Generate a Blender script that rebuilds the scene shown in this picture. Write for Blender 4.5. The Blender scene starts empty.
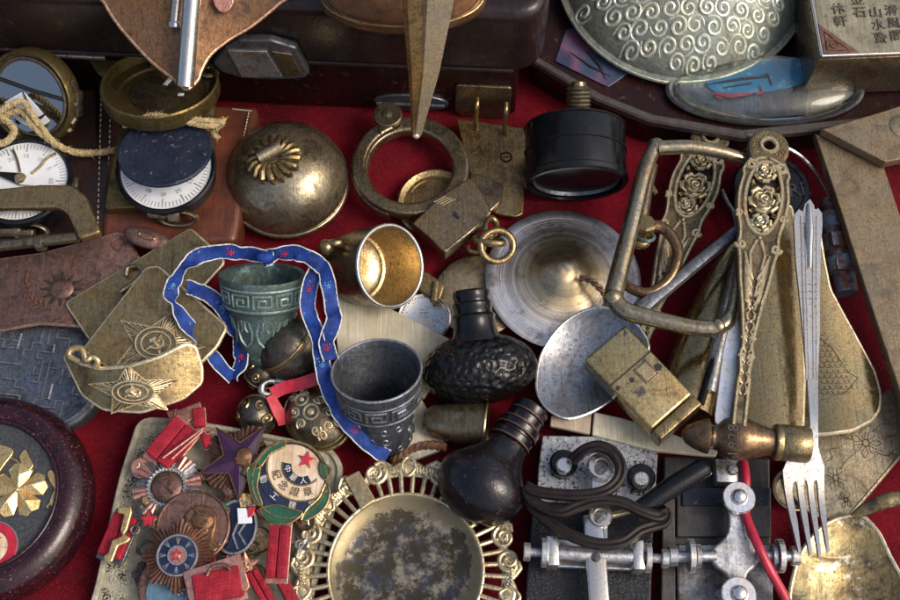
import bpy, bmesh, math, random
from math import sin, cos, pi, radians, sqrt, atan2, hypot
from mathutils import Vector, Matrix

# ------------------------------------------------------------------ camera, sky, sun, exposure
U = 0.0006                      # one drawing unit is 0.6 mm
TH = radians(24.0)
DIST = 1250.0
scene = bpy.context.scene
COL = scene.collection
cam_d = bpy.data.cameras.new('camera')
cam = bpy.data.objects.new('camera', cam_d)
COL.objects.link(cam)
CAMP = Vector((0, -DIST * sin(TH), DIST * cos(TH)))
cam.location = CAMP * U
cam.rotation_euler = (TH, 0, 0)
cam_d.lens = 50.0
cam_d.sensor_width = 36.0
cam_d.clip_start = 0.01
cam_d.clip_end = 100.0
scene.camera = cam

SUN_EL, SUN_AZ = radians(48), radians(108)     # azimuth measured from +y (away) towards +x (right)
world = bpy.data.worlds.new('World')
scene.world = world
world.use_nodes = True
wn = world.node_tree.nodes
sky = wn.new('ShaderNodeTexSky')
sky.sky_type = 'NISHITA'
sky.sun_disc = False
sky.sun_elevation = SUN_EL
sky.sun_rotation = SUN_AZ
sky.air_density = 1.0
sky.dust_density = 6.0
sky.ozone_density = 0.6
wn['Background'].inputs['Strength'].default_value = 0.145
world.node_tree.links.new(sky.outputs[0], wn['Background'].inputs['Color'])
sun_d = bpy.data.lights.new('sun', 'SUN')
sun = bpy.data.objects.new('sun', sun_d)
COL.objects.link(sun)
sun_d.energy = 0.9
sun_d.angle = radians(24)
sun_d.color = (1.0, 0.95, 0.88)
sdir = Vector((sin(SUN_AZ) * cos(SUN_EL), cos(SUN_AZ) * cos(SUN_EL), sin(SUN_EL)))
sun.rotation_euler = sdir.to_track_quat('Z', 'Y').to_euler()
sun.location = sdir * 2
scene.view_settings.view_transform = 'Standard'
scene.view_settings.look = 'None'
scene.view_settings.exposure = 0.42
scene.view_settings.gamma = 1.0

# ------------------------------------------------------------------ geometry helpers (all in drawing units)
RC = Matrix.Rotation(TH, 3, 'X')
X, Y, Z = Vector((1, 0, 0)), Vector((0, 1, 0)), Vector((0, 0, 1))
UP = Vector((0, 0, 1))
rnd = random.Random(7)

def ray(px, py):
    return RC @ Vector(((px - 450) / 1250, -(py - 300) / 1250, -1))
def P(px, py, z=0.0):
    d = ray(px, py)
    return CAMP + d * ((z - CAMP.z) / d.z)
class Pl:
    """a plane through a point; maps points of the photograph's layout onto it"""
    def __init__(s, px, py, z, n=(0, 0, 1), x=None):
        s.o = P(px, py, z); s.n = Vector(n).normalized()
        h = Vector(x) if x else X
        s.e1 = (h - s.n * h.dot(s.n)).normalized(); s.e2 = s.n.cross(s.e1)
        s.M = Matrix(((s.e1.x, s.e2.x, s.n.x, s.o.x), (s.e1.y, s.e2.y, s.n.y, s.o.y), (s.e1.z, s.e2.z, s.n.z, s.o.z), (0, 0, 0, 1)))
    def at(s, px, py, h=0.0):
        d = ray(px, py); q = s.o + s.n * h
        return CAMP + d * ((q - CAMP).dot(s.n) / d.dot(s.n))
    def uv(s, px, py):
        p = s.at(px, py) - s.o
        return (p.dot(s.e1), p.dot(s.e2))
    def pts(s, l):
        return [s.uv(*q) for q in l]
    def w(s, u, v, h=0.0):
        return s.o + s.e1 * u + s.e2 * v + s.n * h
def fr(o, z, x=None):
    z = Vector(z).normalized(); h = Vector(x) if x else (X if abs(z.x) < .9 else Y)
    a = (h - z * h.dot(z)).normalized(); b = z.cross(a)
    k = (RC.transposed() @ (CAMP - o)).z / 1250      # drawing units per layout unit at that depth
    a, b, z = a * k, b * k, z * k
    return Matrix(((a.x, b.x, z.x, o.x), (a.y, b.y, z.y, o.y), (a.z, b.z, z.z, o.z), (0, 0, 0, 1)))
def cr(pts, n=6, closed=True):
    """Catmull-Rom smoothing of 2-D or 3-D points"""
    V = [Vector(p) for p in pts]; m = len(V); out = []
    for i in range(m if closed else m - 1):
        if closed: a, b, c, d = V[i - 1], V[i], V[(i + 1) % m], V[(i + 2) % m]
        else: a, b, c, d = V[max(i - 1, 0)], V[i], V[i + 1], V[min(i + 2, m - 1)]
        for k in range(n):
            t = k / n
            out.append(.5 * (2 * b + (c - a) * t + (2 * a - 5 * b + 4 * c - d) * t * t + (3 * b - a - 3 * c + d) * t ** 3))
    if not closed: out.append(V[-1].copy())
    return out
def rp(pts, r=3, n=4):
    """polygon with rounded corners"""
    V = [Vector(p) for p in pts]; m = len(V); out = []
    for i in range(m):
        a, b, c = V[i - 1], V[i], V[(i + 1) % m]
        u, w = a - b, c - b; q = min(r, u.length * .45, w.length * .45)
        p0, p1 = b + u.normalized() * q, b + w.normalized() * q
        for k in range(n + 1):
            t = k / n
            out.append((1 - t) ** 2 * p0 + 2 * t * (1 - t) * b + t * t * p1)
    return out
def circ(cx, cy, r, n=40, ry=None, rot=0):
    ry = ry or r
    return [(cx + r * cos(a) * cos(rot) - ry * sin(a) * sin(rot), cy + r * cos(a) * sin(rot) + ry * sin(a) * cos(rot)) for a in (2 * pi * i / n for i in range(n))]
def arcp(cx, cy, r, a0, a1, n=16):
    return [(cx + r * cos(a0 + (a1 - a0) * i / n), cy + r * sin(a0 + (a1 - a0) * i / n)) for i in range(n + 1)]
def spiral(cx, cy, r0, r1, turns, a0=0, hand=1, n=22):
    return [(cx + (r0 + (r1 - r0) * t) * cos(a0 + hand * turns * 2 * pi * t), cy + (r0 + (r1 - r0) * t) * sin(a0 + hand * turns * 2 * pi * t)) for t in (i / n for i in range(n + 1))]
def starp(cx, cy, R, r, n=5, a0=pi / 2):
    return [(cx + (R if i % 2 == 0 else r) * cos(a0 + pi * i / n), cy + (R if i % 2 == 0 else r) * sin(a0 + pi * i / n)) for i in range(2 * n)]

class MB:
    def __init__(s): s.v = []; s.f = []
    def add(s, v, f, M=None):
        b = len(s.v)
        s.v += [(M @ Vector(p)) if M else Vector(p) for p in v]
        s.f += [tuple(i + b for i in q) for q in f]
        return s
    def mesh(s, me, M=None):
        return s.add([p.co.copy() for p in me.vertices], [tuple(q.vertices) for q in me.polygons], M)
    def sweep(s, pts, r=2.0, n=8, closed=False, sec=None, up=None, caps=True):
        pts = [Vector(p) if len(p) == 3 else Vector((p[0], p[1], 0)) for p in pts]
        m = len(pts)
        rs = [r] * m if not isinstance(r, (list, tuple)) else [r[min(int(i * (len(r) - 1) / max(m - 1, 1)), len(r) - 2)] * (1 - (i * (len(r) - 1) / max(m - 1, 1)) % 1) + r[min(int(i * (len(r) - 1) / max(m - 1, 1)) + 1, len(r) - 1)] * ((i * (len(r) - 1) / max(m - 1, 1)) % 1) if i < m - 1 else r[-1] for i in range(m)]
        if sec is None: sec = [(cos(2 * pi * k / n), sin(2 * pi * k / n)) for k in range(n)]
        n = len(sec); V = []; prev = None
        for i in range(m):
            if closed: t = pts[(i + 1) % m] - pts[i - 1]
            else: t = pts[min(i + 1, m - 1)] - pts[max(i - 1, 0)]
            if t.length < 1e-9: t = Vector((1, 0, 0))
            t.normalize()
            if up is not None:
                u = up[i] if isinstance(up, list) else up
                a = t.cross(Vector(u))
                if a.length < 1e-6: a = t.orthogonal()
            elif prev is None: a = t.orthogonal() if abs(t.z) > .9 else t.cross(UP)
            else: a = prev - t * prev.dot(t)
            a.normalize(); prev = a; b = a.cross(t)
            V += [pts[i] + (a * x + b * y) * rs[i] for x, y in sec]
        F = []
        for i in range(m if closed else m - 1):
            j = (i + 1) % m
            for k in range(n):
                l = (k + 1) % n
                F.append((i * n + k, i * n + l, j * n + l, j * n + k))
        if not closed and caps:
            F.append(tuple(reversed(range(n)))); F.append(tuple((m - 1) * n + k for k in range(n)))
        return s.add(V, F)
    def lathe(s, M, prof, n=56, sx=1, sy=1, close=False):
        V = []; F = []; rows = []
        for r, z in prof:
            if r < 1e-6: rows.append([len(V)]); V.append((0, 0, z))
            else:
                rows.append(list(range(len(V), len(V) + n)))
                V += [(r * cos(2 * pi * k / n) * sx, r * sin(2 * pi * k / n) * sy, z) for k in range(n)]
        pr = list(zip(rows, rows[1:])) + ([(rows[-1], rows[0])] if close else [])
        for A, B in pr:
            for k in range(n):
                l = (k + 1) % n
                if len(A) == 1 and len(B) == 1: continue
                if len(A) == 1: F.append((A[0], B[l], B[k])) 
                elif len(B) == 1: F.append((A[k], A[l], B[0]))
                else: F.append((A[k], A[l], B[l], B[k]))
        return s.add(V, F, M)
    def torus(s, M, R, r, n=48, m=10, sx=1, sy=1, rz=None):
        rz = rz or r
        return s.lathe(M, [(R + r * cos(2 * pi * k / m), rz * sin(2 * pi * k / m)) for k in range(m)], n, sx, sy, close=True)
    def ball(s, M, r, n=24, m=14, sx=1, sy=1, sz=1, half=False):
        lo = 0 if half else -pi / 2
        return s.lathe(M, [(r * cos(lo + (pi / 2 - lo) * k / m) if 0 < k + half < m else 0 if k + half >= m or k == 0 else r, r * sz * sin(lo + (pi / 2 - lo) * k / m)) for k in range(m + 1)], n, sx, sy)
    def box(s, M, a, b, c, bev=1.0, seg=2):
        bm = bmesh.new(); bmesh.ops.create_cube(bm, size=1)
        bmesh.ops.scale(bm, vec=(a, b, c), verts=bm.verts)
        if bev: bmesh.ops.bevel(bm, geom=bm.edges[:], offset=bev, segments=seg, profile=.5, affect='EDGES')
        me = bpy.data.meshes.new('t'); bm.to_mesh(me); bm.free(); s.mesh(me, M); bpy.data.meshes.remove(me); return s
    def plate(s, pl, polys, t=4.0, bev=.8, h=0.0, seg=2):
        """flat plate: outline(s) in the plane, thickness t with its top face h above the plane"""
        if not isinstance(polys[0], list): polys = [polys]
        cu = bpy.data.curves.new('t', 'CURVE'); cu.dimensions = '2D'; cu.fill_mode = 'BOTH'
        b = min(bev, t * .45)
        cu.extrude = t / 2 - b; cu.bevel_depth = b; cu.bevel_resolution = seg; cu.offset = -b
        for q in polys:
            sp = cu.splines.new('POLY'); sp.points.add(len(q) - 1); sp.use_cyclic_u = True
            for i, p in enumerate(q): sp.points[i].co = (p[0], p[1], 0, 1)
        return s._cv(cu, pl.M @ Matrix.Translation((0, 0, h - t / 2)))
    def _cv(s, cu, M):
        o = bpy.data.objects.new('t', cu); COL.objects.link(o)
        bpy.context.view_layer.update()
        me = bpy.data.meshes.new_from_object(o.evaluated_get(bpy.context.evaluated_depsgraph_get()))
        bpy.data.objects.remove(o); bpy.data.curves.remove(cu)
        s.mesh(me, M); bpy.data.meshes.remove(me); return s
    def text(s, body, M, size, ext=.6, spacing=1.0):
        cu = bpy.data.curves.new('t', 'FONT'); cu.body = body; cu.size = size; cu.extrude = ext
        cu.align_x = 'CENTER'; cu.align_y = 'CENTER'; cu.space_character = spacing; cu.resolution_u = 3
        return s._cv(cu, M)
    def sheet(s, pl, out, zf=None, t=3.0, step=6.0, rim=0.0):
        """curved sheet: outline in the plane, zf(u, v) lifts it along the normal"""
        bm = bmesh.new(); out = [Vector((p[0], p[1], 0)) for p in out]
        area = sum(out[i - 1].x * out[i].y - out[i].x * out[i - 1].y for i in range(len(out)))
        if area < 0: out.reverse()
        bm.faces.new([bm.verts.new(p) for p in out])
        for ax in (0, 1):
            lo, hi = min(p[ax] for p in out), max(p[ax] for p in out)
            k = int((hi - lo) / step)
            for i in range(1, k + 1):
                co = Vector((0, 0, 0)); co[ax] = lo + (hi - lo) * i / (k + 1)
                no = Vector((0, 0, 0)); no[ax] = 1
                bmesh.ops.bisect_plane(bm, geom=bm.verts[:] + bm.edges[:] + bm.faces[:], plane_co=co, plane_no=no, dist=1e-4)
        zf = zf or (lambda u, v: 0)
        bm.verts.ensure_lookup_table(); bm.verts.index_update()
        n = len(bm.verts)
        tops = [pl.w(p.co.x, p.co.y, zf(p.co.x, p.co.y)) for p in bm.verts]
        F = [tuple(q.index for q in f.verts) for f in bm.faces]
        B = [(l.vert.index, l.link_loop_next.vert.index) for f in bm.faces for l in f.loops if l.edge.is_boundary]
        bm.free()
        # normals of the lifted surface for an even thickness
        N = [Vector((0, 0, 0)) for _ in tops]
        for f in F:
            nn = (tops[f[1]] - tops[f[0]]).cross(tops[f[2]] - tops[f[0]])
            for i in f: N[i] += nn
        bots = [p - (q.normalized() if q.length > 1e-9 else pl.n) * t for p, q in zip(tops, N)]
        s.add(tops + bots, F + [tuple(i + n for i in reversed(f)) for f in F] + [(b, a, a + n, b + n) for a, b in B])
        if rim:
            nx = dict(B); st = B[0][0]; lp = [st]; c = nx[st]
            while c != st and len(lp) < 5000: lp.append(c); c = nx.get(c, st)
            pts = [(tops[i] + bots[i]) / 2 for i in lp]
            s.rims = getattr(s, 'rims', []) + [(pts, rim)]
        return s
    def line(s, pl, pts, r=1.0, h=0.0, n=6, closed=False, zf=None, taper=False):
        """raised line on a plane: pts are plane coordinates"""
        q = [pl.w(p[0], p[1], h + (zf(p[0], p[1]) if zf else 0)) for p in pts]
        return s.sweep(q, [r * .35, r, r, r * .35] if taper else r, n, closed)
    def build(s, name, mat, parent=None, ang=38, loc=None):
        root = loc if loc is not None else LOC(parent)
        me = bpy.data.meshes.new(name)
        me.from_pydata([(p - root) * U for p in s.v], [], s.f)
        bm = bmesh.new(); bm.from_mesh(me)
        bmesh.ops.recalc_face_normals(bm, faces=bm.faces)
        bm.to_mesh(me); bm.free()
        me.materials.append(mat)
        me.polygons.foreach_set('use_smooth', [True] * len(me.polygons))
        me.set_sharp_from_angle(angle=radians(ang))
        o = bpy.data.objects.new(name, me); COL.objects.link(o)
        if parent is not None: o.parent = parent
        else: o.location = root * U
        for pts, r in getattr(s, 'rims', []):
            MB().sweep(pts, r, 8, closed=True).build('edge', EDGE.get(mat.name, mat), o)
        return o
ROOTS = {}
EDGE = {}                       # worn, rubbed rims of thin metal sheets
def LOC(o):
    while o is not None:
        if o.name in ROOTS: return ROOTS[o.name]
        o = o.parent
    return Vector((0, 0, 0))
def tag(o, label, cat, group=None):
    o['label'] = label; o['category'] = cat
    if group: o['group'] = group
    return o
def thing(name, label, cat, px, py, z=0, group=None):
    o = bpy.data.objects.new(name, None); COL.objects.link(o)
    o.empty_display_size = .01
    l = P(px, py, z); o.location = l * U; ROOTS[o.name] = l
    return tag(o, label, cat, group)
def solo(mb, name, mat, label, cat, px, py, z=0, group=None, ang=38):
    l = P(px, py, z); o = mb.build(name, mat, None, ang, l); ROOTS[o.name] = l
    return tag(o, label, cat, group)

# ------------------------------------------------------------------ materials
class NT:
    def __init__(s, name):
        s.m = bpy.data.materials.new(name); s.m.use_nodes = True
        s.t = s.m.node_tree; s.b = s.t.nodes['Principled BSDF']
        tc = s.t.nodes.new('ShaderNodeTexCoord'); oi = s.t.nodes.new('ShaderNodeObjectInfo')
        ad = s.t.nodes.new('ShaderNodeVectorMath'); ad.operation = 'MULTIPLY_ADD'
        # 3-D position in drawing units, shifted per object so no two share a pattern
        s.t.links.new(tc.outputs['Object'], ad.inputs[0]); ad.inputs[1].default_value = (1 / U,) * 3
        mu = s.t.nodes.new('ShaderNodeMath'); mu.operation = 'MULTIPLY'; mu.inputs[1].default_value = 900
        s.t.links.new(oi.outputs['Random'], mu.inputs[0]); s.t.links.new(mu.outputs[0], ad.inputs[2])
        s.co = ad.outputs[0]
    def lk(s, a, b): s.t.links.new(a, b)
    def mapn(s, sc):
        n = s.t.nodes.new('ShaderNodeMapping'); n.inputs['Scale'].default_value = sc; s.lk(s.co, n.inputs[0]); return n.outputs[0]
    def noise(s, scale, det=6, rough=.6, co=None, dist=0):
        n = s.t.nodes.new('ShaderNodeTexNoise'); n.inputs['Scale'].default_value = scale; n.inputs['Detail'].default_value = det
        n.inputs['Roughness'].default_value = rough; n.inputs['Distortion'].default_value = dist
        s.lk(co or s.co, n.inputs['Vector']); return n.outputs[0]
    def voro(s, scale, feat='F1', co=None, out='Distance'):
        n = s.t.nodes.new('ShaderNodeTexVoronoi'); n.feature = feat; n.inputs['Scale'].default_value = scale
        s.lk(co or s.co, n.inputs['Vector']); return n.outputs[out]
    def ramp(s, f, stops):
        n = s.t.nodes.new('ShaderNodeValToRGB'); s.lk(f, n.inputs[0]); e = n.color_ramp.elements
        while len(e) < len(stops): e.new(.5)
        for i, (p, c) in enumerate(stops):
            e[i].position = p; e[i].color = (c, c, c, 1) if isinstance(c, (int, float)) else (*c, 1)
        return n.outputs[0]
    def mix(s, f, a, b, mode='MIX'):
        n = s.t.nodes.new('ShaderNodeMix'); n.data_type = 'RGBA'; n.blend_type = mode
        for v, i in ((f, 0), (a, 6), (b, 7)):
            if isinstance(v, (int, float)): n.inputs[i].default_value = v
            elif isinstance(v, tuple): n.inputs[i].default_value = (*v, 1)
            else: s.lk(v, n.inputs[i])
        return n.outputs[2]
    def math(s, op, a, b=0.0):
        n = s.t.nodes.new('ShaderNodeMath'); n.operation = op
        for v, i in ((a, 0), (b, 1)):
            if isinstance(v, (int, float)): n.inputs[i].default_value = v
            else: s.lk(v, n.inputs[i])
        return n.outputs[0]
    def bump(s, f, dist=1.0, strength=.5):
        n = s.t.nodes.new('ShaderNodeBump'); n.inputs['Strength'].default_value = strength; n.inputs['Distance'].default_value = dist * U
        s.lk(f, n.inputs['Height'])
        if s.b.inputs['Normal'].links: s.lk(s.b.inputs['Normal'].links[0].from_socket, n.inputs['Normal'])
        s.lk(n.outputs[0], s.b.inputs['Normal']); return s
    def set(s, **k):
        for q, v in k.items():
            i = s.b.inputs[q.replace('_', ' ')]
            if isinstance(v, (int, float)): i.default_value = v
            elif isinstance(v, tuple): i.default_value = (*v, 1) if len(v) == 3 else v
            else: s.lk(v, i)
        return s
def metal(name, base, dark, rough=.3, cover=.5, scale=.035, fine=.25, met=.92, bump=.35, scratch=.25, spots=None, dents=.06, grain=.26, amp=1.0):
    """worn metal: clean base, patina in patches, grime specks, brush marks, scratches, pits and small dents"""
    n = NT(name)
    a = n.noise(scale, 9, .70, dist=.8)
    pat = n.ramp(a, [(max(0, cover - .13), 1.0), (cover + .09, 0.0)])
    b = n.noise(fine, 6, .75)
    speck = n.ramp(b, [(.37, 1.0), (.45, 0.0)])
    pat2 = n.math('MAXIMUM', pat, n.math('MULTIPLY', speck, .85))
    c = n.mix(pat2, base, dark)
    mid = n.ramp(n.noise(grain, 8, .78), [(.30, 1 - .58 * amp), (.48, 1 - .04 * amp), (.68, 1 + .38 * amp)])
    c = n.mix(1.0, c, mid, 'MULTIPLY')
    warm = n.ramp(n.noise(scale * .8, 4, .6), [(.35, (1.06, .97, .86)), (.65, (.95, 1.0, 1.05))])
    c = n.mix(1.0, c, warm, 'MULTIPLY')
    if spots:
        sp = n.ramp(n.noise(scale * 1.7, 8, .72), [(.56, 0.0), (.66, 1.0)])
        c = n.mix(sp, c, spots)
    sc = n.noise(1.0, 3, .6, n.mapn((.9, .025, .3)))
    wv = n.t.nodes.new('ShaderNodeMapping'); wv.inputs['Scale'].default_value = (.75, .016, .2); wv.inputs['Rotation'].default_value = (.1, .2, .7)
    n.lk(n.co, wv.inputs[0]); sc3 = n.noise(1.0, 2, .5, wv.outputs[0], .6)
    hair = n.ramp(sc3, [(.30, 1 - .28 * amp), (.42, 1.0), (.60, 1.0), (.72, 1 + .25 * amp)])
    c = n.mix(1.0, c, hair, 'MULTIPLY')
    n.set(Base_Color=c, Metallic=n.math('SUBTRACT', met, n.math('MULTIPLY', pat2, .35)))
    r = n.math('ADD', n.math('MULTIPLY', pat2, .24), n.math('MULTIPLY', n.math('ADD', sc, sc3), scratch))
    n.set(Roughness=n.math('ADD', r, rough - scratch))
    n.bump(n.noise(fine * 1.6, 5, .7), .8, min(1, bump * .9))
    n.bump(sc3, .4, bump * .6)
    n.bump(pat, -.4, .25)
    if dents: n.bump(n.noise(.045, 3, .5), 4.0, dents)
    return n.m
def paint(name, col, col2=None, rough=.4, scale=.06, coat=0, bump=.2, met=0, spec=.5, fine=.5, chip=None, dust=.10, ct=.60):
    n = NT(name)
    c = n.mix(n.ramp(n.noise(scale, 7, .65), [(.35, 0.0), (.65, 1.0)]), col, col2 or tuple(v * .6 for v in col))
    if chip: c = n.mix(n.ramp(n.noise(scale * 3, 6, .7), [(ct, 0.0), (ct + .06, 1.0)]), c, chip)
    if dust:                                                     # dust and rubbed specks
        d = n.ramp(n.noise(.55, 5, .8), [(.58, 0.0), (.72, dust)])
        c = n.mix(n.math('MULTIPLY', d, n.ramp(n.noise(.03, 4, .6), [(.4, .3), (.6, 1.0)])), c, (.34, .31, .27))
    sc = n.noise(1.0, 3, .6, n.mapn((.8, .03, .3)));
    wv = n.t.nodes.new('ShaderNodeMapping'); wv.inputs['Scale'].default_value = (.6, .02, .2); wv.inputs['Rotation'].default_value = (.1, .2, .5)
    n.lk(n.co, wv.inputs[0]); sc2 = n.noise(1.0, 2, .5, wv.outputs[0], .5)
    if dust: c = n.mix(1.0, c, n.ramp(sc2, [(.30, .72), (.44, 1.0), (.58, 1.0), (.72, 1.35)]), 'MULTIPLY')
    n.set(Base_Color=c, Roughness=n.math('ADD', n.math('ADD', n.math('MULTIPLY', n.noise(scale * 2, 5), .3), n.math('MULTIPLY', sc, .16)), rough - .23), Metallic=met, Coat_Weight=coat)
    n.b.inputs['Coat Roughness'].default_value = .12
    n.b.inputs['Specular IOR Level'].default_value = spec
    n.bump(n.noise(fine, 5, .6), .6, min(1, bump * 1.4))
    n.bump(sc2, .3, .25)
    return n.m
M = {}
M['brass'] = metal('aged_brass', (.34, .25, .118), (.075, .055, .03), .18, .46)
M['brass_bright'] = metal('bright_brass', (.56, .435, .24), (.19, .14, .075), .2, .38)
M['brass_dark'] = metal('dark_brass', (.25, .20, .125), (.05, .04, .03), .20, .48)
M['brass_grey'] = metal('grey_brass', (.36, .30, .20), (.10, .085, .06), .30, .47)
M['olive'] = metal('olive_brass', (.165, .125, .048), (.05, .04, .018), .38, .48, met=.85)
M['copper'] = metal('brown_copper', (.23, .125, .062), (.08, .042, .026), .34, .46, met=.85)
M['copper_red'] = metal('red_copper', (.27, .15, .115), (.06, .038, .034), .34, .51, scale=.07)
M['silver'] = metal('worn_silver', (.53, .525, .51), (.22, .215, .20), .20, .34, scratch=.10, bump=.06, dents=0, amp=.35, grain=.5)
M['steel'] = metal('grey_steel', (.46, .47, .49), (.15, .15, .16), .30, .46)
M['steel_dark'] = metal('dark_steel', (.20, .21, .23), (.05, .05, .055), .32, .5)
M['pewter'] = metal('blue_grey_pewter', (.15, .17, .20), (.035, .04, .05), .38, .5, met=.9, bump=.6)
M['bell_brass'] = metal('smooth_grey_brass', (.33, .28, .19), (.085, .07, .05), .17, .46, bump=.12, scratch=.1, dents=.14)
M['pewter_relief'] = metal('rubbed_pewter', (.27, .29, .32), (.08, .09, .10), .32, .44, bump=.4)
M['green_relief'] = metal('rubbed_green_bronze', (.25, .36, .34), (.07, .11, .11), .38, .46, met=.7, bump=.5)
M['shoe'] = metal('smooth_olive_brass', (.27, .215, .115), (.115, .092, .05), .15, .40, scale=.05, bump=.08, scratch=.12, dents=0, grain=.5)
M['tong'] = metal('bright_worn_brass', (.78, .71, .54), (.34, .28, .18), .26, .40, met=.7, amp=.7)
M['spoon'] = metal('dull_grey_spoon', (.30, .31, .33), (.10, .10, .11), .28, .45, bump=.2)
M['nickel'] = metal('nickel', (.62, .62, .60), (.26, .26, .25), .22, .36, amp=.6, bump=.15)
M['chrome'] = metal('bright_nickel', (.76, .76, .76), (.36, .36, .36), .15, .3, scratch=.10, amp=.4, bump=.1, dents=0)
M['blade'] = metal('white_steel', (.82, .83, .84), (.5, .5, .5), .34, .28, scratch=.1, amp=.3, bump=.1, dents=0, met=.6)
M['gold'] = metal('gilt', (.80, .56, .24), (.40, .25, .09), .27, .36)
M['gold_spot'] = metal('spotted_gilt', (.42, .33, .155), (.065, .052, .032), .24, .55, scale=.03, spots=(.55, .51, .40))
M['verdigris'] = metal('green_bronze', (.13, .19, .18), (.03, .045, .045), .42, .5, met=.75, bump=.6, spots=(.22, .36, .34))
M['bronze_black'] = metal('black_bronze', (.13, .12, .10), (.02, .02, .02), .28, .5)
M['bronze'] = metal('warm_bronze', (.23, .145, .078), (.07, .045, .028), .20, .48, bump=.2)
M['recess'] = metal('blackened_brass', (.035, .03, .023), (.012, .011, .009), .5, .5, met=.5)
M['ridge'] = metal('polished_ridge', (.60, .52, .35), (.19, .155, .10), .32, .38, met=.7)
M['copper_edge'] = metal('rubbed_copper_edge', (.52, .31, .20), (.20, .11, .07), .28, .38)
M['dome_base'] = metal('dark_patina_bronze', (.22, .24, .20), (.085, .10, .09), .42, .46, met=.45)
M['dome_relief'] = metal('pale_green_bronze', (.56, .58, .48), (.24, .28, .25), .36, .42, met=.6, fine=.4)
M['lacquer'] = paint('black_lacquer', (.012, .009, .009), (.022, .010, .010), .24, .03, coat=0, spec=.3, bump=.3, fine=.2, chip=(.035, .022, .02))
M['red_wood'] = paint('dark_red_wood', (.022, .005, .005), (.008, .004, .004), .28, .03, spec=.22, bump=.3, chip=(.06, .032, .026))
M['maroon'] = paint('maroon_lacquer', (.032, .006, .009), (.008, .003, .005), .17, .12, coat=.1, spec=.4, bump=.35, fine=.22, chip=(.16, .10, .11))
M['leather_dark'] = paint('dark_brown_leather', (.030, .011, .009), (.014, .007, .006), .42, .05, bump=.5, fine=.35)
M['leather_red'] = paint('chestnut_leather', (.14, .042, .022), (.055, .017, .011), .34, .03, bump=.45, fine=.3)
M['leather_tan'] = paint('tan_leather', (.24, .12, .06), (.12, .06, .035), .4, .05, bump=.3)
M['stitch'] = paint('cream_thread', (.55, .48, .36), rough=.8)
M['black'] = paint('black_enamel', (.004, .0045, .006), (.008, .009, .011), .17, .05, spec=.28, bump=.12, fine=.3, dust=.05)
M['black_matt'] = paint('black_rubber', (.006, .006, .006), (.010, .009, .009), .5, .06, spec=.2)
M['blue_disc'] = paint('blue_black_enamel', (.010, .014, .028), (.020, .025, .042), .42, .05, spec=.18, bump=.25, chip=(.09, .10, .13))
M['white_dial'] = paint('white_dial', (.70, .72, .74), (.58, .60, .61), .35, .03, coat=.3, bump=.05, dust=0)
M['ink'] = paint('black_ink', (.015, .015, .018), rough=.5)
M['rope'] = paint('straw_cord', (.46, .37, .20), (.30, .22, .10), .8, .2, bump=.6, fine=.9, spec=.2)
M['bone'] = paint('ivory_bone', (.62, .57, .44), (.42, .37, .25), .42, .03, bump=.35)
M['bone_wood'] = paint('pale_wood', (.48, .40, .30), (.30, .23, .16), .45, .05, bump=.35)
M['cream_tray'] = paint('cream_carved_resin', (.44, .41, .30), (.22, .20, .14), .42, .10, bump=.7, fine=.25)
M['red_enamel'] = paint('red_ribbon', (.36, .016, .034), (.20, .008, .018), .6, .12, spec=.25, bump=.8, fine=.8)
M['red_gloss'] = paint('red_enamel', (.46, .015, .03), (.30, .01, .02), .22, .1, coat=.6)
M['pink_metal'] = metal('pinkish_copper', (.58, .30, .25), (.28, .13, .10), .34, .45)
M['blue_cloth'] = paint('blue_ribbon', (.016, .055, .28), (.006, .018, .10), .6, .05, bump=.9, fine=.9, spec=.2, chip=(.22, .30, .42), ct=.63)
M['pale_cloth'] = paint('pale_thread', (.66, .66, .60), rough=.8)
M['red_cloth'] = paint('red_silk', (.55, .02, .045), (.35, .012, .03), .45, .1, bump=.3)
M['pale_blue'] = paint('pale_blue_enamel', (.10, .19, .26), (.06, .11, .15), .25, .08)
M['faint_ink'] = paint('faded_ink', (.20, .205, .21), (.34, .34, .34), .5, .3)
M['worn_ink'] = paint('worn_brown_ink', (.045, .034, .024), (.09, .07, .045), .5, .1, chip=(.30, .27, .18), ct=.55)
M['sky_blue'] = paint('sky_blue_thread', (.10, .32, .62), rough=.7)
M['purple'] = paint('purple_enamel', (.045, .012, .045), (.022, .008, .028), .2, .06)
M['navy'] = paint('navy_enamel', (.012, .02, .055), (.008, .012, .03), .22, .06)
M['green'] = paint('green_enamel', (.012, .11, .055), (.008, .05, .03), .24, .06)
M['cream'] = paint('cream_enamel', (.66, .56, .40), (.44, .30, .17), .3, .05, coat=.5, chip=(.25, .10, .05))
M['slate'] = paint('dark_slate', (.018, .019, .021), (.050, .053, .056), .5, .35, bump=.8, fine=.5)
M['crackle'] = paint('black_crackle_paint', (.005, .006, .008), (.016, .018, .022), .30, .2, spec=.3, bump=1.0, fine=.35, chip=(.20, .205, .21))
M['crackle_light'] = paint('worn_grey_paint', (.46, .47, .48), (.26, .27, .28), .30, .10, bump=1.0, fine=.3, met=.4, chip=(.03, .03, .033), ct=.53)
M['dull_plate'] = paint('dull_grey_plate', (.028, .028, .030), (.055, .053, .052), .40, .07, met=.2, spec=.3, bump=.4)
M['bakelite'] = paint('brown_bakelite', (.035, .028, .025), (.06, .05, .045), .42, .12, bump=.3)
M['cable'] = paint('brown_rubber_cable', (.010, .007, .007), (.019, .013, .012), .46, .1, bump=.25, spec=.2)
M['red_wire'] = paint('red_plastic_wire', (.48, .02, .05), rough=.35)
M['speckled'] = metal('speckled_casting', (.55, .56, .56), (.20, .20, .21), .34, .5, fine=.4)
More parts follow.
